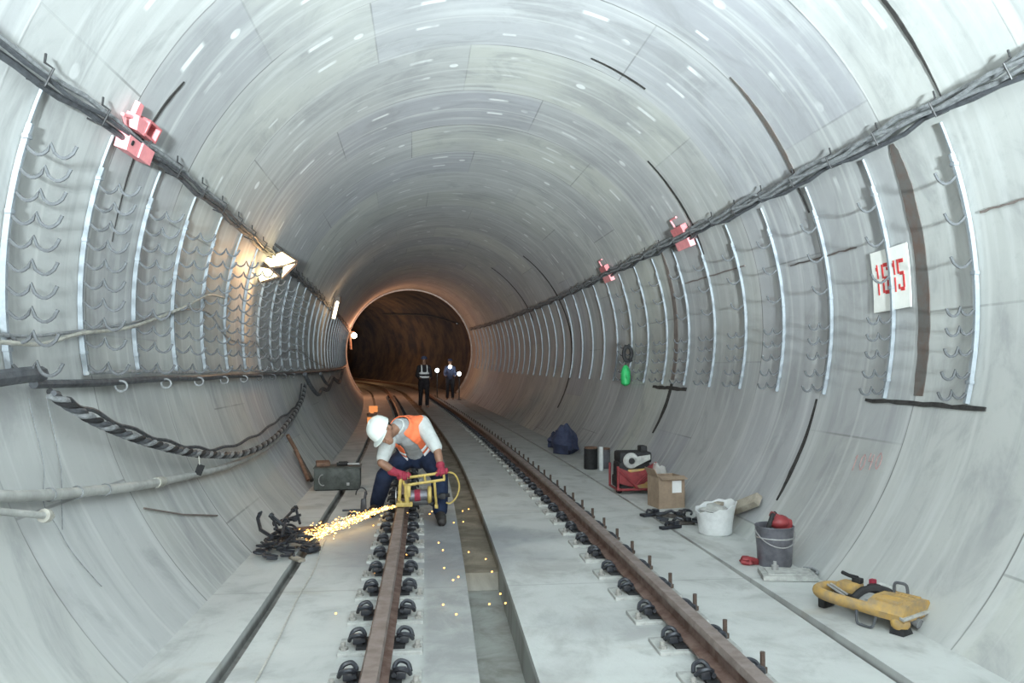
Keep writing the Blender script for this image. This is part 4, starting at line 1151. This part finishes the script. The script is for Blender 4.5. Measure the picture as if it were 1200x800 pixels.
def part_of(o, name, mat, parent, keep, thick=0.0, push=0.0):
    """a piece of clothing cut from a fused body: the faces for which keep(centre) holds"""
    b = bmesh.new(); b.from_mesh(o.data)
    bmesh.ops.delete(b, geom=[f for f in b.faces if not keep(f.calc_center_median())], context='FACES')
    if push:
        b.normal_update()
        for v in b.verts: v.co += v.normal*push
    for _ in range(6):
        bd = [v for v in b.verts if any(e.is_boundary for e in v.link_edges)]
        new = {}
        for v in bd:
            nb = [e.other_vert(v).co for e in v.link_edges if e.is_boundary]
            if len(nb) == 2: new[v] = v.co*.4 + (nb[0]+nb[1])*.3
        for v, c in new.items(): v.co = c
    me = bpy.data.meshes.new(name); b.to_mesh(me); b.free(); me.materials.append(M[mat])
    me.polygons.foreach_set('use_smooth', [True]*len(me.polygons))
    r = bpy.data.objects.new(name, me); C.objects.link(r); r.parent = parent
    if thick:
        m = r.modifiers.new('t', 'SOLIDIFY'); m.thickness = thick; m.offset = 1
    return r

def worker():
    O = F(7.2, -.75); hd = head(7.2)
    t = thing('person', 'bent worker in white helmet and orange vest gripping the yellow machine', 'person', O, hd)
    def L(u, s, z): return Vector((u+.75, s-7.2, z))
    V = Vector
    # joints
    pel, wai, che, nec = L(-.690, 7.50, .535), L(-.715, 7.40, .635), L(-.775, 7.22, .765), L(-.865, 7.08, .83)
    shL, shR = L(-.655, 7.19, .845), L(-.945, 7.10, .715)
    elL, wrL = L(-.520, 7.00, .635), L(-.488, 6.93, .485)
    elR, wrR = L(-1.00, 6.93, .53), L(-.885, 6.93, .445)
    haL, haR = L(-.475, 6.915, .440), L(-.800, 6.915, .408)
    hpL, knL, anL, toL = L(-.600, 7.49, .525), L(-.495, 7.12, .385), L(-.490, 7.02, .085), L(-.480, 6.80, .035)
    hpR, knR, anR, toR = L(-.785, 7.52, .525), L(-.985, 7.22, .375), L(-1.065, 7.44, .085), L(-1.105, 7.24, .035)
    # head frame: crown points to the left of the picture, face looks down at the rail
    hc = L(-.985, 6.98, .795)
    cr = V((-.80, -.30, .50)).normalized(); fd = V((.32, -.50, -.74)); fd = (fd - cr*fd.dot(cr)).normalized(); sd = fd.cross(cr).normalized()
    HM = Matrix((sd, fd, cr)).transposed()
    def H(x, y, z): return hc + HM @ V((x, y, z))
    def hand(f, pos, bar, palm, up):
        """closed grip round a bar: palm, four fingers of different length and the thumb on the other side"""
        bar = bar.normalized(); palm = palm.normalized(); up = up.normalized()
        for k, (off, ln) in enumerate(((-.033, .85), (-.011, 1.0), (.011, .97), (.032, .78))):
            k0 = pos + bar*off - palm*.020 + up*.014
            k1 = k0 + palm*.034*ln + up*.012; k2 = k1 + palm*.018*ln - up*.026*ln; k3 = k2 - palm*.014*ln - up*.020*ln
            f.limb((k0, .0105), (k1, .0098), (k2, .0088), (k3, .0075), seg=10)
        f.limb((pos + bar*.030 - palm*.030, .020), (pos - bar*.030 - palm*.030, .018), seg=12)
        f.limb((pos - bar*.030 - palm*.034, .013), (pos - bar*.050 - palm*.014 - up*.004, .011), (pos - bar*.042 + palm*.012 - up*.014, .009), seg=10)
    bardir = L(-.485, 6.915, .425) - L(-.816, 6.915, .385)
    # body: one continuous surface
    f = Flesh()
    f.limb((pel, .125), (wai, .112), (che, .125), ((che+nec)/2, .095), (nec, .055), (H(0, -.02, -.06), .050))
    f.limb((shR, .062), (che + V((0, .02, .03)), .09), (shL, .062))
    for sh, el, wr in ((shL, elL, wrL), (shR, elR, wrR)): f.limb((sh, .058), ((sh+el)/2, .048), (el, .038), ((el+wr)/2, .036), (wr, .025))
    for hp, kn, an, to in ((hpL, knL, anL, toL), (hpR, knR, anR, toR)):
        f.limb((hp, .092), (kn, .058), ((kn*.65+an*.35), .055), (an, .036)); f.limb((an + V((0, .03, -.03)), .036), (to, .030))
    f.ball(H(0, .0, .01), (.075, .095, .105), HM); f.limb((H(0, .045, -.035), .052), (H(0, .068, -.075), .034))           # skull and jaw
    f.limb((H(0, .090, .015), .009), (H(0, .112, -.022), .014)); f.ball(H(.075, -.005, -.01), (.012, .020, .030), HM); f.ball(H(-.075, -.005, -.01), (.012, .020, .030), HM)
    f.limb((H(-.022, .092, -.052), .007), (H(.022, .092, -.052), .007)); f.limb((H(-.05, .082, .036), .010), (H(.05, .082, .036), .010))
    hand(f, haL, bardir, V((0, -1, -.1)), V((.1, .2, 1))); f.limb((wrL, .026), (haL + V((0, .028, .012)), .024))
    hand(f, haR, bardir, V((0, -1, -.1)), V((-.1, .2, 1))); f.limb((wrR, .026), (haR + V((0, .028, .012)), .024))
    f.build('body', 'skin', t, .0065, 2)
    for x in (-.032, .032):
        mb = MB(); mb.ball(H(x, .086, .012), .0105, None, 10, 7); e = mb.build('eye', 'eye', t)
        mb = MB(); mb.ball(H(x, .0935, .010), .0055, None, 8, 6); mb.build('pupil', 'hair', e)
    # gloves over the hands
    for wr, ha, u in ((wrL, haL, .1), (wrR, haR, -.1)):
        g = Flesh(); hand_ = lambda: None
        bar = bardir.normalized(); palm = V((0, -1, -.1)).normalized(); up = V((u, .2, 1)).normalized()
        for off, ln in ((-.036, .85), (-.012, 1.0), (.012, .97), (.036, .78)):
            k0 = ha + bar*off - palm*.020 + up*.016; k1 = k0 + palm*.036*ln + up*.013; k2 = k1 + palm*.020*ln - up*.028*ln; k3 = k2 - palm*.014*ln - up*.022*ln
            g.limb((k0, .0115), (k1, .0108), (k2, .0100), (k3, .009), seg=10)
        g.limb((ha + bar*.032 - palm*.030, .026), (ha - bar*.032 - palm*.030, .024)); g.limb((ha - bar*.030 - palm*.034, .018), (ha - bar*.053 - palm*.014 - up*.004, .0155), (ha - bar*.045 + palm*.014 - up*.014, .0125))
        q = wr + (wr-ha)*.30
        g.limb((ha + V((0, .028, .012)), .030), (wr, .034), (q, .041)); g.build('glove', 'maroon', t, .0038, 1)
    # trousers, boots
    f = Flesh(); f.limb((wai*.55+pel*.45, .125), (pel, .140))
    for hp, kn, an in ((hpL, knL, anL), (hpR, knR, anR)): f.limb((pel*.4+hp*.6, .118), (hp, .112), (hp*.5+kn*.5, .094), (kn, .078), (kn*.5+an*.5, .076), (an + V((0, .0, .01)), .066))
    f.build('trousers', 'navy', t, .010, 3)
    for an, to in ((anL, toL), (anR, toR)):
        f = Flesh(); f.limb((an + V((0, .02, .02)), .050), (an + V((0, .035, -.035)), .048), (an*.4+to*.6 + V((0, 0, .0)), .045), (to, .040))
        f.build('boot', 'boot', t, .007, 2)
    # shirt: body of mid grey with pale short sleeves
    f = Flesh(); f.limb((pel*.35+wai*.65, .128), (wai, .126), (che, .140), ((che+nec)/2, .108), (nec, .064)); f.limb((shR, .072), (che + V((0, .02, .03)), .100), (shL, .072))
    f.build('shirt', 'tshirt', t, .009, 3)
    for sh, el, k in ((shL, elL, .92), (shR, elR, .80)):
        f = Flesh(); f.limb((sh, .079), (sh.lerp(el, .5), .067), (sh.lerp(el, k), .059)); f.build('sleeve', 'shirt', t, .008, 3)
    # vest: an outer shell of the trunk with the front left open
    f = Flesh(); f.limb((pel, .158), (wai, .150), (che, .156), ((che+nec)/2, .122), (nec, .080)); f.limb((shR.lerp(che, .10), .083), (che + V((0, .02, .03)), .112), (shL.lerp(che, .10), .083))
    src = f.build('vest_src', 'vest', t, .009, 3)
    S = (nec-pel).normalized(); lat = (shL-shR); lat = (lat - S*lat.dot(S)).normalized(); ven = lat.cross(S)
    if ven.z > 0: ven = -ven
    def coords(c):
        d = c-pel; ss = d.dot(S)/(nec-pel).length; ax = pel + S*d.dot(S); mid = che if False else ax
        # centre line bends through the joints
        a = wai if ss < .35 else che
        r = c - (pel.lerp(wai, ss/.28) if ss < .28 else (wai.lerp(che, (ss-.28)/.37) if ss < .65 else che.lerp(nec, (ss-.65)/.35)))
        return ss, r.dot(lat), r.dot(ven)
    def is_vest(c):
        ss, x, y = coords(c)
        if ss > .99 or ss < .06: return False
        if y > .0 and abs(x + .055) < .074 - .02*ss: return False
        return True
    def band(c):
        ss, x, y = coords(c)
        return is_vest(c) and (.22 < ss < .30 or .37 < ss < .45)
    part_of(src, 'vest', 'vest', t, lambda c: is_vest(c) and not band(c), .006)
    part_of(src, 'reflective_band', 'reflect', t, band, .007)
    me = src.data; bpy.data.objects.remove(src); bpy.data.meshes.remove(me)
    # hair below the helmet, helmet
    mb = MB(); mb.ball((0, -.012, .018), (.080, .098, .100), None, 20, 12)
    for v in list(mb.b.verts):
        if v.co.y > .045 or v.co.z < -.055: mb.b.verts.remove(v)
    for v in mb.b.verts: v.co = hc + HM @ v.co
    mb.build('hair', 'hair', t)
    prof = [(.106, .028), (.112, .030), (.110, .050), (.104, .085), (.090, .118), (.066, .142), (.035, .156), (.0, .160)]
    mb = MB(); mb.lathe(prof, (0, 0, 0), 36); mb.tube([(0, y, .160 - 9*y*y) for y in frange(-.085, .085, 9)], .007, 6)
    for v in mb.b.verts: v.co = hc + HM @ V((v.co.x*.98, v.co.y*1.16 - .002, v.co.z - .002))
    hel = mb.build('helmet', 'helmet', t)
    mb = MB(); g = []; o = []
    for i in range(15):
        a = -.95 + 1.9*i/14; b = a + PI/2; ex = .050*math.cos(a*1.45) + .006
        p = V((.106*.98*math.cos(b), .106*1.16*math.sin(b) - .002, .029)); q = V(((.106+ex)*.98*math.cos(b), (.106+ex*1.0)*1.16*math.sin(b), .020))
        g.append([hc + HM @ p, hc + HM @ q]); o.append([hc + HM @ (p + V((0, 0, .005))), hc + HM @ (q + V((0, 0, .005)))])
    mb.shell(g, o); mb.build('brim', 'helmet', hel)
    # collar
    f = None
    mb = MB(); a = (nec - che).normalized(); x = a.orthogonal().normalized(); y = a.cross(x)
    mb.tube([nec + a*.005 + (x*math.cos(k) + y*math.sin(k))*.062 for k in frange(0, 2*PI*15/16, 16)], .012, 7, closed=True); mb.build('collar', 'shirt', t)
worker()

def grinder():
    """yellow tubular frame with a motor and cutting disc, clamped on the left rail"""
    O = F(6.93, -.70, 0); hd = head(6.93)
    t = thing('rail_saw', 'yellow framed rail saw clamped on the left rail', 'saw', O, hd)
    L = lambda u, s, z: Vector((u+.70, s-6.93, z))
    mb = MB(); mb.tube([L(-.835, 6.915, .392), L(-.46, 6.915, .438)], .0125, 9); mb.build('handle_bar', 'paleyellow', t)
    mb = MB(); mb.tube([L(-.80, 6.85, .342), L(-.455, 6.85, .386)], .0125, 9); mb.tube([L(-.80, 6.85, .342), L(-.82, 6.915, .394)], .011, 8); mb.tube([L(-.46, 6.85, .386), L(-.465, 6.915, .437)], .011, 8); mb.tube([L(-.62, 6.85, .364), L(-.63, 6.915, .417)], .011, 8); mb.build('lower_bar', 'paleyellow', t)
    mb = MB(); mb.tube([L(-.785, 6.85, .352), L(-.775, 6.85, .17)], .020, 9); mb.box(L(-.775, 6.86, .29), (.055, .05, .10), None, .008); mb.tube([L(-.835, 6.90, .392), L(-.845, 6.88, .21), L(-.80, 6.86, .165)], .015, 8); mb.build('left_post', 'paleyellow', t)
    mb = MB(); mb.tube([L(-.545, 6.85, .372), L(-.527, 6.87, .165)], .011, 8); mb.box(L(-.527, 6.87, .155), (.03, .05, .03), None, .005); mb.build('right_leg', 'paleyellow', t)
    mb = MB(); mb.box(L(-.80, 6.88, .178), (.14, .10, .035), None, .008); mb.build('clamp_foot', 'paleyellow', t)
    mb = MB(); mb.tube([L(-.76, 6.93, .235), L(-.60, 6.93, .245)], .050, 14); mb.build('motor', 'bucket', t)
    mb = MB(); mb.tube([L(-.715, 6.93, .24), L(-.665, 6.93, .242)], .053, 14); mb.build('motor_band', 'maroon', t)
    mb = MB(); mb.lathe([(.06, -.02), (.075, -.012), (.075, .012), (.06, .02)], (0, 0, 0), 20, Matrix.Rotation(PI/2, 3, 'Y')); mb.shift(L(-.585, 6.93, .248)); mb.build('gear_case', 'paleyellow', t)
    mb = MB(); mb.tube([L(-.56, 6.91, .225), L(-.41, 6.90, .245)], .016, 8); mb.box(L(-.47, 6.905, .235), (.05, .04, .05), None, .008); mb.build('side_handle', 'rubber', t)
    mb = MB(); mb.box(L(-.70, 6.95, .185), (.22, .09, .05), None, .01); mb.tube([L(-.60, 6.95, .185), L(-.55, 6.93, .16)], .02, 8); mb.build('carriage', 'darkmetal', t)
    mb = MB(); mb.lathe([(.012, -.004), (.085, -.003), (.085, .003), (.012, .004)], (0, 0, 0), 28, Matrix.Rotation(PI/2, 3, 'Y')); mb.shift(L(-.875, 7.00, .225)); mb.build('cutting_disc', 'steel', t)
    mb = MB(); mb.tube([L(-.87, 7.0, .225), L(-.76, 6.93, .236)], .016, 8); mb.build('spindle', 'darkmetal', t)
    mb = MB(); mb.tube(spline([L(-.455, 6.93, .437), L(-.37, 6.95, .42), L(-.325, 6.97, .32), L(-.345, 6.98, .22), L(-.40, 6.96, .165), L(-.44, 6.95, .172)], 7), .008, 7); mb.build('power_lead', 'paleyellow', t)
grinder()

def far_worker(s, u, face, label, kind, k=1.0):
    O = F(s, u, 0); t = thing('person', label, 'person', O, head(s) + face); t.scale = (k, k, k)
    V = Vector
    f = Flesh()
    f.limb((V((0, 0, .95)), .12), (V((0, 0, 1.25)), .13), (V((0, 0, 1.45)), .06), (V((0, -.02, 1.58)), .06)); f.ball((0, -.01, 1.64), (.08, .10, .11))
    for x in (-1, 1):
        f.limb((V((x*.17, 0, 1.40)), .06), (V((x*.24, .02, 1.12)), .045), (V((x*.20, -.20, 1.02)), .035), (V((x*.17, -.28, 1.03)), .03)); f.limb((V((0, 0, 1.38)), .09), (V((x*.17, 0, 1.40)), .06))
        f.limb((V((x*.09, 0, .92)), .09), (V((x*.11, -.03, .50)), .06), (V((x*.12, .02, .08)), .04)); f.limb((V((x*.12, .04, .05)), .04), (V((x*.13, -.16, .04)), .035))
        for k in range(4): f.limb((V((x*.17 - .03 + .02*k, -.28, 1.03)), .011), (V((x*.17 - .03 + .02*k, -.34, 1.02)), .009))
        f.limb((V((x*.14, -.27, 1.04)), .012), (V((x*.11, -.31, 1.06)), .010))
    f.ball((0, -.115, 1.63), (.016, .025, .025))
    f.build('body', 'skin', t, .018, 2)
    f = Flesh()
    for x in (-1, 1): f.limb((V((x*.06, 0, .97)), .125), (V((x*.10, 0, .85)), .11), (V((x*.11, -.03, .50)), .08), (V((x*.12, .02, .10)), .065))
    f.build('trousers', 'darkcloth', t, .022, 2)
    f = Flesh(); f.limb((V((0, 0, .98)), .15), (V((0, 0, 1.25)), .165), (V((0, 0, 1.42)), .09))
    for x in (-1, 1): f.limb((V((0, 0, 1.37)), .11), (V((x*.17, 0, 1.40)), .08), (V((x*.24, .02, 1.12)), .062), (V((x*.20, -.20, 1.02)), .048))
    j = f.build('jacket', 'darkcloth' if kind == 'vest' else 'tarp', t, .022, 2)
    if kind == 'vest':
        part_of(j, 'reflective_band', 'reflect', t, lambda c: abs(c.x) < .17 and c.y > -.18 and (1.03 < c.z < 1.09 or 1.16 < c.z < 1.22 or (.07 < abs(c.x) < .11 and c.z > 1.16)), .006, .004)
    mb = MB(); mb.lathe([(.14, 1.675), (.115, 1.68), (.11, 1.73), (.075, 1.775), (.0, 1.79)], (0, -.01, 0), 20); h = mb.build('helmet', 'tarp', t)
    if kind != 'vest':
        mb = MB(); mb.ball((0, -.185, 1.42), (.075, .04, .075)); mb.build('chest_lamp', 'glow_cold', t)
    return t
FAR = (.02, 1.30)
far_worker(25.2, FAR[0], .1, 'distant worker in dark clothes with pale reflective bands across the chest', 'vest', .92)
far_worker(29.4, FAR[1], -.1, 'distant dark clothed worker at the bore mouth with a lit lamp on the chest', 'lamp', .86)
for x, z, lab in ((.80, 1.10, 'left hand one of two cold white lamps beside the distant dark worker'), (1.62, .97, 'right hand one of two cold white lamps beside the distant dark worker')):
    t = thing('work_lamp', lab, 'lamp', F(29.2, x, 0))
    mb = MB(); mb.ball((0, -.06, z), (.075, .05, .075), None, 14, 9); mb.build('lens', 'glow_cold', t)
    mb = MB(); mb.lathe([(.09, 0), (.09, .02), (.02, .03), (.02, z-.03), (.06, z)], (0, .02, 0), 12); mb.build('stand', 'darkmetal', t)

# ------------------------------------------------------------------ light, camera, view
def light(name, kind, loc, energy, col, **kw):
    d = bpy.data.lights.new(name, kind); d.energy = energy; d.color = col
    for k, v in kw.items(): setattr(d, k, v)
    o = bpy.data.objects.new(name, d); C.objects.link(o); o.location = loc
    return o
# broad unseen light added behind the camera
o = light('unseen_rear_light', 'AREA', (0, -8.5, HC+1.1), 430, (1.0, 1.0, .95), shape='DISK', size=2.6)
o.rotation_euler = (PI/2, 0, 0)
# unseen flood on the slab behind the camera, beam shaped to brighten the crown
o = light('unseen_crown_flood', 'AREA', (.1, -10.5, .45), 1850, (.84, .97, 1.0), shape='SQUARE', size=.8, spread=math.radians(46))
o.rotation_euler = (math.radians(90+22), 0, 0)
o = light('floodlight_lamp', 'AREA', F(8.98, -2.26, 2.40), 11, (1.0, .56, .25), shape='SQUARE', size=.2)
o.rotation_euler = (F(7.9, -2.5, 1.55) - F(8.98, -2.26, 2.40)).to_track_quat('-Z', 'Y').to_euler()
light('floodlight_spill', 'POINT', F(8.9, -2.0, 2.45), 5, (1.0, .58, .28), shadow_soft_size=.06)
light('tube_lamp_light', 'POINT', F(17, -2.0, 2.5), 9, (1.0, .62, .32), shadow_soft_size=.05)
light('far_lamp_light', 'POINT', F(31.0, -1.75, 2.35), 120, (1.0, .45, .24), shadow_soft_size=.08)
light('added_bore_light', 'POINT', F(44.0, -1.5, 2.4), 150, (1.0, .55, .25), shadow_soft_size=.08)  # unseen light added to brighten the walls of the bore
light('far_head_lamp_light', 'POINT', F(28.4, 1.3, 1.3), 1.5, (.6, .75, 1.0), shadow_soft_size=.05)

cam = bpy.data.cameras.new('camera'); co = bpy.data.objects.new('camera', cam); C.objects.link(co)
co.location = (-.5716, 0, -.4086 + HC); co.rotation_euler = (PI/2 + .0316, 0, -.0885)
cam.sensor_width = 36; cam.lens = 920/1200*36; cam.clip_start = .05; cam.clip_end = 300
sc = bpy.context.scene; sc.camera = co
w = bpy.data.worlds.new('tunnel_air'); sc.world = w; w.use_nodes = True
w.node_tree.nodes['Background'].inputs[0].default_value = (.5, .55, .7, 1)
w.node_tree.nodes['Background'].inputs[1].default_value = .02
sc.view_settings.view_transform = 'Standard'; sc.view_settings.look = 'None'
sc.view_settings.gamma = 1; sc.view_settings.exposure = 0.12; sc.view_settings.use_curve_mapping = False
sc.cycles.use_denoising = True
sc.cycles.max_bounces = 8; sc.cycles.diffuse_bounces = 5
sc.cycles.sample_clamp_indirect = 6
